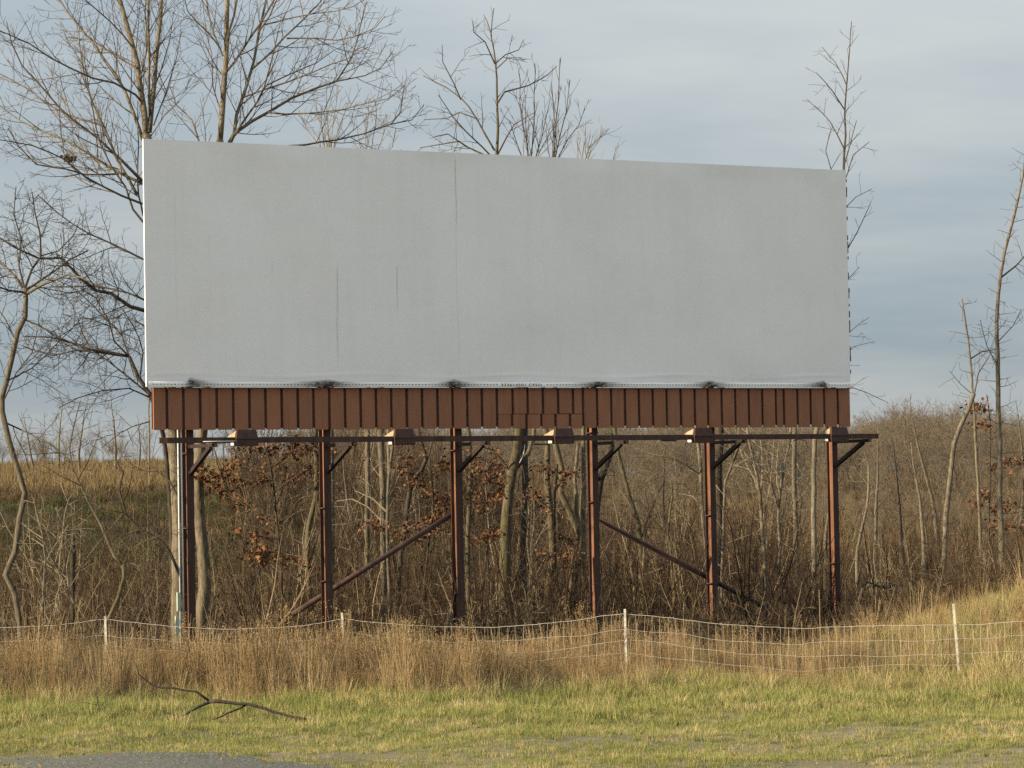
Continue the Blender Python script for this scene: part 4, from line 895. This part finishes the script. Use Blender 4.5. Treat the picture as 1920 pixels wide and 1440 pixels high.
# ------------------------------------------------------------------ masses of plants: points that carry instances (geometry nodes)
def scatter(name, variants, pts, label, cat):
    """pts: rows of x, y, z, rotation z, tilt x, tilt y, scale, variant index"""
    A = np.array(pts, np.float32)
    me = bpy.data.meshes.new(name); me.from_pydata(A[:, :3].tolist(), [], [])
    for nm, typ, arr in (('rot', 'FLOAT_VECTOR', A[:, [4, 5, 3]]), ('scl', 'FLOAT', A[:, 6]), ('idx', 'INT', A[:, 7].astype(np.int32))):
        a = me.attributes.new(nm, typ, 'POINT'); a.data.foreach_set('vector' if typ == 'FLOAT_VECTOR' else 'value', np.ascontiguousarray(arr).ravel())
    o = bpy.data.objects.new(name, me); COL.objects.link(o)
    ng = bpy.data.node_groups.new(name + '_nodes', 'GeometryNodeTree')
    ng.interface.new_socket('Geometry', in_out='INPUT', socket_type='NodeSocketGeometry')
    ng.interface.new_socket('Geometry', in_out='OUTPUT', socket_type='NodeSocketGeometry')
    N, L = ng.nodes, ng.links
    gi, go = N.new('NodeGroupInput'), N.new('NodeGroupOutput')
    join = N.new('GeometryNodeJoinGeometry')
    for v in reversed(variants):
        oi = N.new('GeometryNodeObjectInfo'); oi.inputs['Object'].default_value = v; oi.inputs['As Instance'].default_value = False
        g2 = N.new('GeometryNodeGeometryToInstance'); L.new(oi.outputs['Geometry'], g2.inputs[0]); L.new(g2.outputs[0], join.inputs[0])
    iop = N.new('GeometryNodeInstanceOnPoints')
    L.new(gi.outputs[0], iop.inputs['Points']); L.new(join.outputs[0], iop.inputs['Instance'])
    iop.inputs['Pick Instance'].default_value = True
    def na(nm, typ):
        q = N.new('GeometryNodeInputNamedAttribute'); q.data_type = typ; q.inputs['Name'].default_value = nm; return q.outputs[0]
    L.new(na('idx', 'INT'), iop.inputs['Instance Index'])
    er = N.new('FunctionNodeEulerToRotation'); L.new(na('rot', 'FLOAT_VECTOR'), er.inputs[0]); L.new(er.outputs[0], iop.inputs['Rotation'])
    L.new(na('scl', 'FLOAT'), iop.inputs['Scale'])
    L.new(iop.outputs[0], go.inputs[0])
    md = o.modifiers.new('scatter', 'NODES'); md.node_group = ng
    tag(o, label, cat, kind='stuff'); return o
def variant(mb, name, mat, sm=False, extra=None):
    """a plant that is only ever shown through scatter(); never linked to the scene"""
    me = mb.mesh(name, mat, sm)
    if extra:
        b = len(me.polygons) - extra[1]; me.materials.append(extra[0])
        me.polygons.foreach_set('material_index', [0] * b + [1] * extra[1])
    return bpy.data.objects.new(name, me)
def blade(mb, base, az, h, lean, w, rng, seg=2):
    d = Vector((math.cos(az), math.sin(az), 0)); s = Vector((-d.y, d.x, 0)); s = Matrix.Rotation(rng.uniform(-1.2, 1.2), 3, 'Z') @ s
    b = len(mb.v)
    for j in range(seg):
        t = j / seg; p = base + d * (lean * t * t) + Vector((0, 0, h * t * (1 - 0.18 * t * lean / max(h, .01)))); ww = w * (1 - 0.55 * t)
        mb.v += [tuple(p - s * ww), tuple(p + s * ww)]
    mb.v.append(tuple(base + d * lean + Vector((0, 0, h * (1 - 0.18 * lean / max(h, .01))))))
    for j in range(seg - 1): o = b + 2 * j; mb.f.append((o, o + 1, o + 3, o + 2))
    o = b + 2 * (seg - 1); mb.f.append((o, o + 1, o + 2))
def tuft(rng, n, rad, h, lean, w, seg=2):
    mb = MB()
    for _ in range(n):
        a, r = rng.uniform(0, 6.28), rad * math.sqrt(rng.random())
        blade(mb, Vector((r * math.cos(a), r * math.sin(a), 0)), a + rng.uniform(-1, 1), h * rng.uniform(0.5, 1.2), lean * rng.uniform(0.1, 1.2), w * rng.uniform(.7, 1.2), rng, seg)
    return mb
rg = random.Random(77)
def in_view(x, y, mrg=0.6): return abs(x) < 0.1825 * y + mrg + 0.02 * y * 0
def pnoise(x, y, s, ph=0.0):
    return (math.sin(x * s + ph) * math.sin(y * s * 1.3 + ph * 2.1) + 0.6 * math.sin(x * s * 2.3 - y * s * 1.1 + ph * 1.7) + 0.4 * math.sin(x * s * 4.1 + y * s * 3.7 + ph)) / 2.0

# mown verge
lawn = [variant(tuft(rg, 26, 0.10, 0.075, 0.05, 0.0035), 'lawn_tuft', LAWN) for _ in range(5)] + [variant(tuft(rg, 22, 0.08, 0.15, 0.09, 0.004), 'lawn_tuft_tall', LAWN) for _ in range(3)]
P = []
for _ in range(30000):
    y = rg.uniform(27.5, 44.5); x = rg.uniform(-1, 1) * (0.1825 * y + 0.8)
    if y < shoulder_edge(x) + rg.gauss(-0.05, 0.45): 
        if rg.random() > 0.14 + 0.8 * smooth(0.1, 0.6, pnoise(x, y, 2.0, 4)) * smooth(shoulder_edge(x) - 1.6, shoulder_edge(x), y): continue
    bare = pnoise(x, y * 2.2, 1.1, 0.7) + rg.uniform(-.35, .35)
    near = 1 - smooth(32.5, 37.5, y)
    if bare > 0.66 - 0.52 * near and rg.random() < 0.92: continue
    tall = rg.random() < 0.10 + 0.45 * smooth(37.5, 41.5, y)
    s = rg.uniform(0.55, 1.15) * (0.75 + 0.55 * smooth(33, 40.5, y)) * (1 + 0.25 * pnoise(x, y, 2.3, 2))
    P.append((x, y, gz(x, y) - 0.004, rg.uniform(0, 6.28), rg.gauss(0, .1), rg.gauss(0, .1), s, rg.choice((5, 6, 7)) if tall else rg.randrange(5)))
scatter('verge_grass', lawn, P, 'short mown grass of the verge, green and straw mixed, before the fence', 'grass')

# dry tall grass along the fence
def weed(rng, h):
    mb = tuft(rng, 16, 0.09, h * 0.75, 0.22, 0.0038, 3); nb = len(mb.f)
    for _ in range(7):
        a, r = rng.uniform(0, 6.28), 0.08 * math.sqrt(rng.random()); b = Vector((r * math.cos(a), r * math.sin(a), 0))
        d = Vector((rng.gauss(0, .12), rng.gauss(0, .12), 1)); hh = h * rng.uniform(.8, 1.15)
        mb.tube([b, b + d * hh * .5, b + d * hh], [0.0035, 0.003, 0.002], 3)
    return mb
def goldenrod(rng, h):
    mb = MB(); heads = []
    for _ in range(6):
        a, r = rng.uniform(0, 6.28), 0.12 * math.sqrt(rng.random()); b = Vector((r * math.cos(a), r * math.sin(a), 0))
        d = Vector((rng.gauss(0, .10), rng.gauss(0, .10), 1)); hh = h * rng.uniform(.75, 1.15); e = b + d * hh
        mb.tube([b, b + d * hh * .5, e], [0.0045, 0.004, 0.0028], 3); heads.append(e)
        for j in range(10):
            t = rng.uniform(0.25, 0.95); q = b + d * hh * t
            blade(mb, q, rng.uniform(0, 6.28), rng.uniform(-.05, .05), rng.uniform(.04, .1), 0.006, rng, 2)
    n0_ = len(mb.f)
    for e in heads:
        for _ in range(20):
            q = e + Vector((rng.gauss(0, .028), rng.gauss(0, .028), rng.uniform(-.10, .03)))
            blade(mb, q, rng.uniform(0, 6.28), rng.uniform(-.01, .03), rng.uniform(.012, .03), 0.008, rng, 1)
    return mb, len(mb.f) - n0_
weeds = [variant(weed(rg, 0.95), 'dry_weed', STRAW) for _ in range(6)]
for _ in range(4):
    g_, nh = goldenrod(rg, 1.05); weeds.append(variant(g_, 'seeding_weed', RUSTWEED, extra=(SEED, nh)))
for _ in range(4): weeds.append(variant(tuft(rg, 34, 0.13, 0.5, 0.34, 0.0042, 3), 'straw_tuft', STRAW_PALE))     # 10..13
for _ in range(3): weeds.append(variant(tuft(rg, 30, 0.12, 0.36, 0.2, 0.0045, 3), 'green_tuft', LAWN))           # 14..16
P = []
def weed_front(x): return 41.6 + 0.5 * math.sin(0.9 * x) + 0.35 * math.sin(2.3 * x + 1) + 0.9 * smooth(2, -2, x) * 0 - 0.5 * smooth(3, 8, x)
for _ in range(15500):
    y = rg.uniform(40.8, 56.0); x = rg.uniform(-1, 1) * (0.1825 * y + 0.8)
    f = weed_front(x) + rg.gauss(0, 0.35)
    if y < f: continue
    edge = smooth(f, f + 1.1, y); right = smooth(3.4, 7.0, x + 0.25 * (y - 46)) * (1 - 0.7 * smooth(51, 54, y))
    right = min(1, right + 0.35 * smooth(0.62, 0.9, pnoise(x, y, 0.8, 1)))
    if y > 47.5 and rg.random() < 0.45: continue
    u = rg.random()
    clump = smooth(0.1, 0.55, pnoise(x, y, 1.7, 5.2))
    if u < right * 0.85: idx = rg.randrange(10, 14) if rg.random() < 0.62 else (rg.randrange(14, 17) if rg.random() < .85 else rg.randrange(6)); s = rg.uniform(.45, 1.15) * (.85 + .4 * clump)
    elif edge < 0.5 and u < 0.75: idx = rg.randrange(14, 17) if rg.random() < .45 else rg.randrange(10, 14); s = rg.uniform(.45, .95)
    else:
        idx = rg.randrange(6) if rg.random() < 0.66 else rg.randrange(6, 10); s = rg.uniform(.5, 1.1) * (0.62 + 0.38 * edge) * (1 + 0.22 * pnoise(x, y, 1.1, 3)) * (0.82 + 0.3 * clump)
        if x > 3: s *= 0.85
    if y < fY(960 + x / y * FPX) + 0.1: s *= 0.95 - 0.50 * smooth(-1.0, 2.5, x) * (idx < 10)
    else: s *= 0.80 - 0.15 * smooth(47, 52, y)
    lean = 0.16 if right > 0.4 else 0.07
    P.append((x, y, gz(x, y) - 0.01, rg.uniform(0, 6.28), rg.gauss(0, lean), rg.gauss(0.05, lean), s, idx))
scatter('dry_weeds', weeds, P, 'tall dry brown weeds and straw growing along the wire fence', 'weeds')

# leafless thicket behind the posts
def shrub(rng, h, stems, spread, dens=3.4):
    mb = MB(); o = dict(levels=2, dens=(dens, 4.5), len=(0.55, 0.28), ang=(25, 65), up=0.25, wob=0.16, t0=0.2)
    for _ in range(stems):
        a = rng.uniform(0, 6.28); r = 0.12 * rng.random(); p = Vector((r * math.cos(a), r * math.sin(a), -0.05)); L = h * rng.uniform(.6, 1.15)
        d = Vector((math.cos(a) * spread * rng.random(), math.sin(a) * spread * rng.random(), 1)).normalized(); q = [p.copy()]; k = 6
        for j in range(k):
            d += Vector((rng.gauss(0, .12), rng.gauss(0, .12), rng.gauss(0, .05))); d.normalize(); q.append(q[-1] + d * L / k)
        r0 = (0.006 + 0.0035 * L) * rng.choice((0.8, 1.0, 1.7))
        mb.tube(q, [r0 + (0.003 - r0) * j / k for j in range(k + 1)], 4); sprout(mb, q, r0, 0.003, rng, 0, o)
    return mb
TIP = 0.0032
BRUSH_PALE = mk_varied('pale_stems', [(0.10, 0.072, 0.04), (0.26, 0.20, 0.12), (0.16, 0.12, 0.068)], 0.2, 0.9)
shrubs = [variant(shrub(rg, 1.5, 9, 0.9, 4.2), 'shrub', BRUSH) for _ in range(3)] + [variant(shrub(rg, 3.0, 6, 0.5, 4.4), 'shrub_tall', BRUSH) for _ in range(3)] + \
         [variant(shrub(rg, 4.2, 2, 0.25, 2.4), 'shrub_pole', BRUSH_PALE) for _ in range(4)] + [variant(shrub(rg, 1.7, 4, 0.7, 3.0), 'shrub_pale', BRUSH_PALE) for _ in range(2)]
def bramble(rng, n):
    mb = MB()
    for _ in range(n):
        a = rng.uniform(0, 6.28); d = Vector((math.cos(a) * .7, math.sin(a) * .7, 1)).normalized(); q = [Vector((rng.gauss(0, .15), rng.gauss(0, .15), -.05))]; L = rng.uniform(1.2, 2.6)
        for j in range(9):
            d += Vector((rng.gauss(0, .09), rng.gauss(0, .09), -0.16)); d.normalize(); q.append(q[-1] + d * L / 9)
        mb.tube(q, [0.008 - 0.0006 * j for j in range(10)], 4); sprout(mb, q, .008, .003, rng, 1, dict(levels=2, dens=(3, 3.2), len=(.4, .28), ang=(30, 80), up=-.1, wob=.18, t0=.1))
    return mb
shrubs += [variant(bramble(rg, 9), 'bramble', BRUSH) for _ in range(2)] + [variant(bramble(rg, 6), 'bramble_pale', BRUSH_PALE) for _ in range(2)]
P = []
for _ in range(5800):
    y = 51.5 + 64 * rg.random() ** 1.6; x = rg.uniform(-1, 1) * (0.1825 * y + 1.0)
    a = x / y
    if y > 84 and a < -0.10:
        if y > 104 or rg.random() < .3: continue
    u = rg.random(); idx = rg.randrange(3) if u < .36 else (rg.randrange(3, 6) if u < .82 else (rg.randrange(6, 10) if u < .89 else rg.randrange(10, 12)))
    if rg.random() < .22: idx = rg.randrange(12, 16)
    if y < 54: idx = rg.choice((0, 1, 2, 10, 12, 13))
    s = rg.uniform(.6, 1.15) * (1 + 0.3 * pnoise(x, y, .35, 2)) * (0.68 if a > 0.10 else 1)
    if a < -0.1 and y < 62: s *= 0.75
    if a < -0.10 and y > 80: s *= 1 - 0.65 * smooth(82, 98, y); idx = rg.randrange(3)
    P.append((x, y, gz(x, y), rg.uniform(0, 6.28), rg.gauss(0, .08), rg.gauss(0, .08), s, idx))
for _ in range(150):
    y = rg.uniform(47.5, 58); a = rg.uniform(-0.19, -0.075); x = a * y
    idx = rg.choice((6, 7, 8, 9, 10, 11, 12, 13, 14, 15, 3, 4, 5))
    P.append((x, y, gz(x, y), rg.uniform(0, 6.28), rg.gauss(0, .25), rg.gauss(0, .25), rg.uniform(.35, .8), idx))
scatter('thicket', shrubs, P, 'dense leafless brown thicket filling the low ground behind the billboard posts', 'thicket')

# leafy honeysuckle and brambles on the bank
def leafy(rng, n, rad, h):
    mb = shrub(rng, h, 6, 1.1, 2.4); n0_ = len(mb.f)
    leaves(mb, rng, [(Vector((rng.gauss(0, rad * .5), rng.gauss(0, rad * .5), h * rng.uniform(.15, .8))), rad * .3) for _ in range(14)], n, 0.06)
    return mb, len(mb.f) - n0_
lf = []
for _ in range(4):
    g_, nh = leafy(rg, 420, 0.9, 1.1); lf.append(variant(g_, 'leafy_shrub', BRUSH, extra=(GREENLEAF, nh)))
P = []
for _ in range(2300):
    y = rg.uniform(66, 106); a = rg.uniform(-0.19, 0.01) if rg.random() < .85 else rg.uniform(-0.02, 0.1); x = a * y
    if rg.random() < smooth(-0.06, 0.02, a) * 0.75: continue
    if pnoise(x, y, .3, 1.3) < -0.45: continue
    P.append((x, y, gz(x, y) - .05, rg.uniform(0, 6.28), rg.gauss(0, .1), rg.gauss(0, .1), rg.uniform(.5, 1.15) * (1 - 0.66 * smooth(86, 100, y)), rg.randrange(4)))
scatter('bank_undergrowth', lf, P, 'dark green leafy undergrowth covering the bank on the left', 'undergrowth')

# tawny field grass on the plateau and patches further right
FIELDGRASS = mk_varied('field_grass_blades', [(0.13, 0.095, 0.045), (0.21, 0.15, 0.07), (0.16, 0.12, 0.055)], 0.06, 0.9)
FIELDBROWN = mk_varied('field_brown_blades', [(0.075, 0.05, 0.027), (0.14, 0.095, 0.048), (0.10, 0.062, 0.033)], 0.06, 0.9)
ft = [variant(tuft(rg, 40, 0.35, 0.6, 0.3, 0.012, 2), 'field_tuft', FIELDGRASS) for _ in range(3)] + [variant(tuft(rg, 40, 0.35, 0.6, 0.3, 0.012, 2), 'field_tuft_brown', FIELDBROWN) for _ in range(3)]
ft += [variant(tuft(rg, 40, 0.35, 0.5, 0.35, 0.016, 2), 'bank_green_tuft', GREENLEAF) for _ in range(2)]
P = []
for _ in range(4200):
    y = rg.uniform(76, 109); a = rg.uniform(-0.195, -0.01); x = a * y; gr = pnoise(x, y, .22, 4.1)
    P.append((x, y, gz(x, y) - .03, rg.uniform(0, 6.28), rg.gauss(0, .15), rg.gauss(0, .15), rg.uniform(.35, .85), rg.randrange(6, 8) if gr > rg.uniform(-1.0, .25) and y < 104 else rg.randrange(3, 6)))
for _ in range(11000):
    y = 96 + 122 * rg.random() ** 1.3; x = rg.uniform(-1, 1) * (0.1825 * y + 2); a = x / y
    if a < 0 and y < 106 + 5 * pnoise(x, 0, .4): continue
    if -0.02 < a < 0.05 and pnoise(x, y, .12, 2.2) < -0.3: continue
    P.append((x, y, gz(x, y) - .03, rg.uniform(0, 6.28), rg.gauss(0, .12), rg.gauss(0, .12), rg.uniform(.6, 1.2), rg.randrange(3) if (a < -.05 and rg.random() < .8) or rg.random() < .15 else rg.randrange(3, 6)))
scatter('field_grass', ft, P, 'tawny dry grass of the field on the rise beyond the bank', 'grass')

# far wood
def far_tree(rng, h, r, spread, form):
    """form 0: one leader; 1: a short trunk that divides into a rounded crown"""
    mb = MB(); pts = [Vector((0, 0, -.3))]; d = Vector((rng.gauss(0, .05), rng.gauss(0, .05), 1)); k = 7; th = h if form == 0 else h * 0.38
    for j in range(k):
        d += Vector((rng.gauss(0, .05), rng.gauss(0, .05), .05)); d.normalize(); pts.append(pts[-1] + d * th / k)
    re = 0.02 if form == 0 else r * .7
    mb.tube(pts, [r + (re - r) * (j / k) ** .8 for j in range(k + 1)], 5)
    o = dict(levels=3, dens=(3.0, 3.2, 2.4), len=(spread, spread * .5, spread * .26), ang=(28, 60), up=0.12, wob=0.13, t0=0.2, thick=1.3)
    if form == 0: sprout(mb, pts, r, .02, rng, 0, o); return mb
    for q in range(6):
        a = q * 1.05 + rng.uniform(-.3, .3); d = Vector((math.cos(a) * rng.uniform(.3, .8), math.sin(a) * rng.uniform(.3, .8), 1)).normalized()
        lp = [pts[-1 - (q % 3)].copy()]; L = h * rng.uniform(.48, .64)
        for j in range(6):
            d += Vector((rng.gauss(0, .09), rng.gauss(0, .09), .07)); d.normalize(); lp.append(lp[-1] + d * L / 6)
        mb.tube(lp, [re * .75 + (.016 - re * .75) * j / 6 for j in range(7)], 4); sprout(mb, lp, re * .7, .016, rng, 0, dict(o, len=(spread * .7, spread * .4, spread * .22)))
    return mb
TIP = 0.010
far = [variant(far_tree(rg, h, .085, sp, fm), 'far_tree', FARTWIG) for h, sp, fm in ((10, 2.3, 0), (10, 2.3, 1), (10, 2.6, 1), (10, 2.0, 0), (10, 2.2, 1), (10, 2.7, 1), (10, 2.4, 1))]
P = []
def far_top(a):          # skyline height of the wood, as a slope seen from the camera
    return 0.0272 + 0.0022 * math.sin(a * 95) + 0.0012 * math.sin(a * 230 + 1)
for _ in range(1500):
    y = 165 + 170 * rg.random(); a = rg.uniform(-0.08, 0.2); x = a * y
    if a < 0.0 and rg.random() < 0.5: continue
    top = EYE + y * far_top(a) * rg.uniform(0.62, 1.05); g = gz(x, y)
    h = top - g
    if h < 1.6: continue
    P.append((x, y, g - .1, rg.uniform(0, 6.28), rg.gauss(0, .04), rg.gauss(0, .04), h / 10.0, rg.randrange(7)))
for _ in range(260):                                     # scattered scrub on the plain before the wood
    y = rg.uniform(112, 170); a = rg.uniform(-0.06, 0.2); x = a * y; h = rg.uniform(1.5, 3.8)
    P.append((x, y, gz(x, y) - .1, rg.uniform(0, 6.28), rg.gauss(0, .05), rg.gauss(0, .05), h / 10.0, rg.randrange(7)))
for _ in range(520):
    y = rg.uniform(190, 345); a = rg.uniform(-0.08, 0.2); x = a * y; h = rg.uniform(1.8, 4.2)
    P.append((x, y, gz(x, y) - .9, rg.uniform(0, 6.28), rg.gauss(0, .05), rg.gauss(0, .05), h / 10.0, rg.choice((1, 2, 4, 5, 6))))
for _ in range(170):
    y = rg.uniform(200, 300); a = rg.uniform(-0.2, -0.03); x = a * y
    top = EYE + y * 0.026 * rg.uniform(0.55, 1.1); g = gz(x, y)
    if top - g < 1.0: continue
    P.append((x, y, g - .1, rg.uniform(0, 6.28), rg.gauss(0, .04), rg.gauss(0, .04), (top - g) / 10.0, rg.randrange(7)))
scatter('far_wood', far, P, 'far leafless wood closing the view behind the billboard and to the right', 'wood')
TIP = 0.0036

# bare trees standing out of the thicket at middle distance
def standing(label, px, ytop, Y, seed, bark=BARK_GREY, form=1, cat='tree'):
    rng = random.Random(seed); top = at(px, ytop, Y); g = gz(top.x, top.y); h = top.z - g
    root = empty('distant_tree', (top.x, top.y, g)); tag(root, label, cat)
    mt, mc = MB(), MB(); pts = [Vector((0, 0, -.2))]; d = Vector((rng.gauss(0, .05), rng.gauss(0, .05), 1)); k = 9
    for j in range(k):
        d += Vector((rng.gauss(0, .06), rng.gauss(0, .06), .06)); d.normalize(); pts.append(pts[-1] + d * h * .93 / k)
    r = 0.045 + 0.011 * h; mt.tube(pts, [r + (.012 - r) * j / k for j in range(k + 1)], 7, True)
    o = dict(levels=3, dens=(2.4, 2.8, 2.4), len=(h * .24, h * .11, h * .06), ang=(28, 58), up=0.12, wob=0.13, t0=0.28, thick=1.1)
    sprout(mc, pts, r, .012, rng, 0, o)
    mt.build('trunk', bark, root, True); mc.build('crown', TWIG, root)
TIP = 0.006
standing('round-topped bare tree standing highest above the far wood at right', 1752, 706, 128, 81)
standing('dark-stemmed bare tree in the wood just right of the walkway rail end', 1692, 770, 98, 82, BARK_DARK)
standing('greyish bare tree at the left rim of the wood beside the board', 1636, 768, 110, 83)
standing('slight bare tree left of the bent trunk', 1722, 790, 90, 84, BARK_PALE)
standing('bare tree on the far skyline between bent trunk and right edge', 1905, 722, 130, 85)
standing('bushy bare tree between pale twin trees and sixth post', 1540, 818, 92, 86)
standing('tall spindly bare tree standing on the left field skyline, nearest the board', 213, 716, 150, 87, BARK_PALE)
standing('spindly bare tree in the middle of the left field skyline', 147, 735, 155, 88)
standing('forked bare tree on the left field skyline, left of centre', 105, 722, 150, 89, BARK_PALE)
standing('small bare tree on the left field skyline next to the winding trunk', 62, 758, 160, 90)
standing('thin bare tree on the left field skyline closest to the skirt', 258, 770, 160, 91)
standing('grey bare tree deep in the wood behind the second bay', 660, 790, 95, 92)
standing('grey bare tree deep in the wood behind the fourth bay', 1235, 800, 96, 93, BARK_DARK)
TIP = 0.0036

# ------------------------------------------------------------------ small things on the ground
def limbset(name, label, cat, Y, lines, mat, seed, wob=0.01, tw=None):
    rng = random.Random(seed); m = MB(); first = None
    for pl, r0, r1, dy in lines:
        n = len(pl); k = Y / FPX; pts = [at(x, y, Y + dy * i / (n - 1)) for i, (x, y) in enumerate(pl)]
        for p in pts: p.z = max(p.z - 0.03, gz(p.x, p.y) + r1 * k)
        pts = refine(pts, 0.12, rng, wob); c = cumlen(pts)
        m.tube(pts, [(r0 + (r1 - r0) * q / c[-1]) * k * rng.uniform(.9, 1.1) for q in c], 7, True)
        if tw: sprout(m, pts, r0 * k, r1 * k, rng, 0, tw)
    o = m.build(name, mat, None, True); tag(o, label, cat); return o
limbset('fallen_branch', 'dark forked fallen branch lying on the verge grass at left', 'branch', 38.7,
    [([(255, 1240), (260, 1262), (284, 1281), (345, 1289), (368, 1293), (393, 1311)], 1.3, 2.6, 0.1), ([(393, 1311), (430, 1313), (480, 1318), (530, 1335), (584, 1347)], 4.0, 1.8, -0.1),
     ([(396, 1311), (368, 1321), (346, 1337), (312, 1349)], 3.4, 1.8, -0.1), ([(462, 1317), (432, 1332), (398, 1345)], 2.2, 1.2, -0.2), ([(330, 1338), (312, 1333), (298, 1327)], 1.5, .9, 0.1)], BARK_DARK, 101)
limbset('fallen_twig', 'small upright pale twig sticking out of the verge left of the fallen branch', 'twig', 39.4,
    [([(214, 1348), (197, 1333), (184, 1322), (180, 1290), (178, 1278)], 1.6, .9, 0), ([(184, 1318), (160, 1312), (135, 1311)], 1.0, .6, 0)], BARK_GREY, 102)
limbset('fallen_twig', 'short crooked dry twig on the verge right of the fallen branch', 'twig', 37.8,
    [([(640, 1368), (642, 1350), (636, 1326)], 1.0, .7, 0), ([(642, 1352), (660, 1345), (672, 1350)], 1.2, .7, 0)], BARK_DARK, 103)
limbset('fallen_log', 'weathered grey fallen log with bent limb in the dark scrub right of the sixth post', 'log', 57.5,
    [([(1745, 1140), (1705, 1115), (1660, 1098), (1632, 1094), (1615, 1108), (1610, 1135)], 5.0, 3.4, 0.3), ([(1650, 1097), (1625, 1088), (1618, 1098)], 2.4, 1.6, -.2), ([(1700, 1112), (1668, 1090), (1640, 1085)], 2.4, 1.4, .5)], BARK_GREY, 104)
limbset('fallen_log', 'short grey fallen log at the foot of the pale twin trees', 'log', 55.5,
    [([(1420, 1150), (1428, 1132), (1445, 1128), (1470, 1140), (1490, 1160)], 5.5, 3.6, 0.2)], BARK_GREY, 105)
for px, y0, y1, Y, lab in ((1536, 1110, 1262, 44.6, 'tallest single pale dry stalk by the fence near the sixth post'), (1503, 1165, 1270, 44.4, 'shorter single pale dry stalk left of the tallest one'),
                           (1775, 1135, 1240, 46.5, 'single dry stalk rising behind the right fence post'), (1746, 1108, 1210, 46.8, 'leaning dry stalk left of the right fence post')):
    a, b = at(px, y0, Y), at(px + 3, y1, Y); b.z = gz(b.x, b.y) - .02; m = MB()
    m.tube([b, b.lerp(a, .5) + Vector((.006, 0, 0)), a], [0.008, 0.0065, 0.005], 5, True)
    rng = random.Random(px)
    for _ in range(12): blade(m, a + Vector((rng.gauss(0, .012), rng.gauss(0, .012), rng.uniform(-.09, .02))), rng.uniform(0, 6.28), rng.uniform(.0, .04), .025, .006, rng, 1)
    tag(m.build('dry_stalk', SEED), lab, 'stalk')
# leaf nest in the big tree
m = MB(); rng = random.Random(9); c = at(131, 296, 50.9)
leaves(m, rng, [(c, 0.055)], 90, 0.07)
for _ in range(16):
    d = Vector((rng.gauss(0, 1), rng.gauss(0, 1), rng.gauss(0, .6))).normalized(); m.tube([c - d * .07, c + Vector((0, 0, .02)), c + d * rng.uniform(.08, .14)], [.004, .005, .003], 3)
tag(m.build('leaf_nest', TWIG), 'small dark leaf nest in the left limbs of the tallest tree', 'nest')
m = MB(); rng = random.Random(12); pts = []
p = at(618, 1288, 41.9); g = gz(p.x, p.y)
for k in range(2):
    c = Vector((p.x + .13 * k, p.y, g)); w_, h_ = (.075, .10) if k == 0 else (.05, .07)
    m.hexa([c + Vector((x * w_ * rng.uniform(.8, 1.1), y * .06, z)) for z, kk in ((-.03, 1), (h_, .7)) for x, y in ((-1, -1), (1, -1), (1, 1), (-1, 1))])
tag(m.build('broken_block', mk_plain('pale_block', (0.55, 0.48, 0.38), .9)), 'pale broken block half hidden at the foot of the weeds below the second fence post', 'block')

lv = []
for _ in range(4):
    m = MB(); leaves(m, rg, [(Vector((0, 0, 0.02)), 0.001)], 1, 0.07); lv.append(variant(m, 'litter_leaf', RUSTWEED))
for _ in range(3):
    m = MB(); q = [Vector((rg.uniform(.6, 1) * math.cos(a), rg.uniform(.6, 1) * math.sin(a), 0)) * 0.02 for a in (0, 1.2, 2.4, 3.7, 5.0)]
    b = len(m.v); m.v += [tuple(p) for p in q] + [tuple(p * 0.55 + Vector((0, 0, 0.016))) for p in q]
    m.f += [(i, (i + 1) % 5, 5 + (i + 1) % 5, 5 + i) for i in range(5)] + [(5, 6, 7, 8, 9)]
    lv.append(variant(m, 'pebble', mk_plain('pebble_stone', (0.17, 0.155, 0.125), .9, .5, 3)))
P = []
for _ in range(2600):
    y = rg.uniform(28, 42.5); x = rg.uniform(-1, 1) * (0.1825 * y + 0.5); on = y < shoulder_edge(x) + .4
    st_ = on or pnoise(x, y * 2.2, 1.1, 0.7) > 0.3
    if not on and not st_ and rg.random() < .75: continue
    P.append((x, y, gz(x, y) + (.032 if on else .012), rg.uniform(0, 6.28), rg.gauss(0, .2), rg.gauss(0, .2), rg.uniform(.4, .95), rg.randrange(4, 7) if st_ and rg.random() < .85 else rg.randrange(4)))
scatter('verge_litter', lv, P, 'scattered dead leaves and pebbles on the verge and gravel shoulder', 'litter')
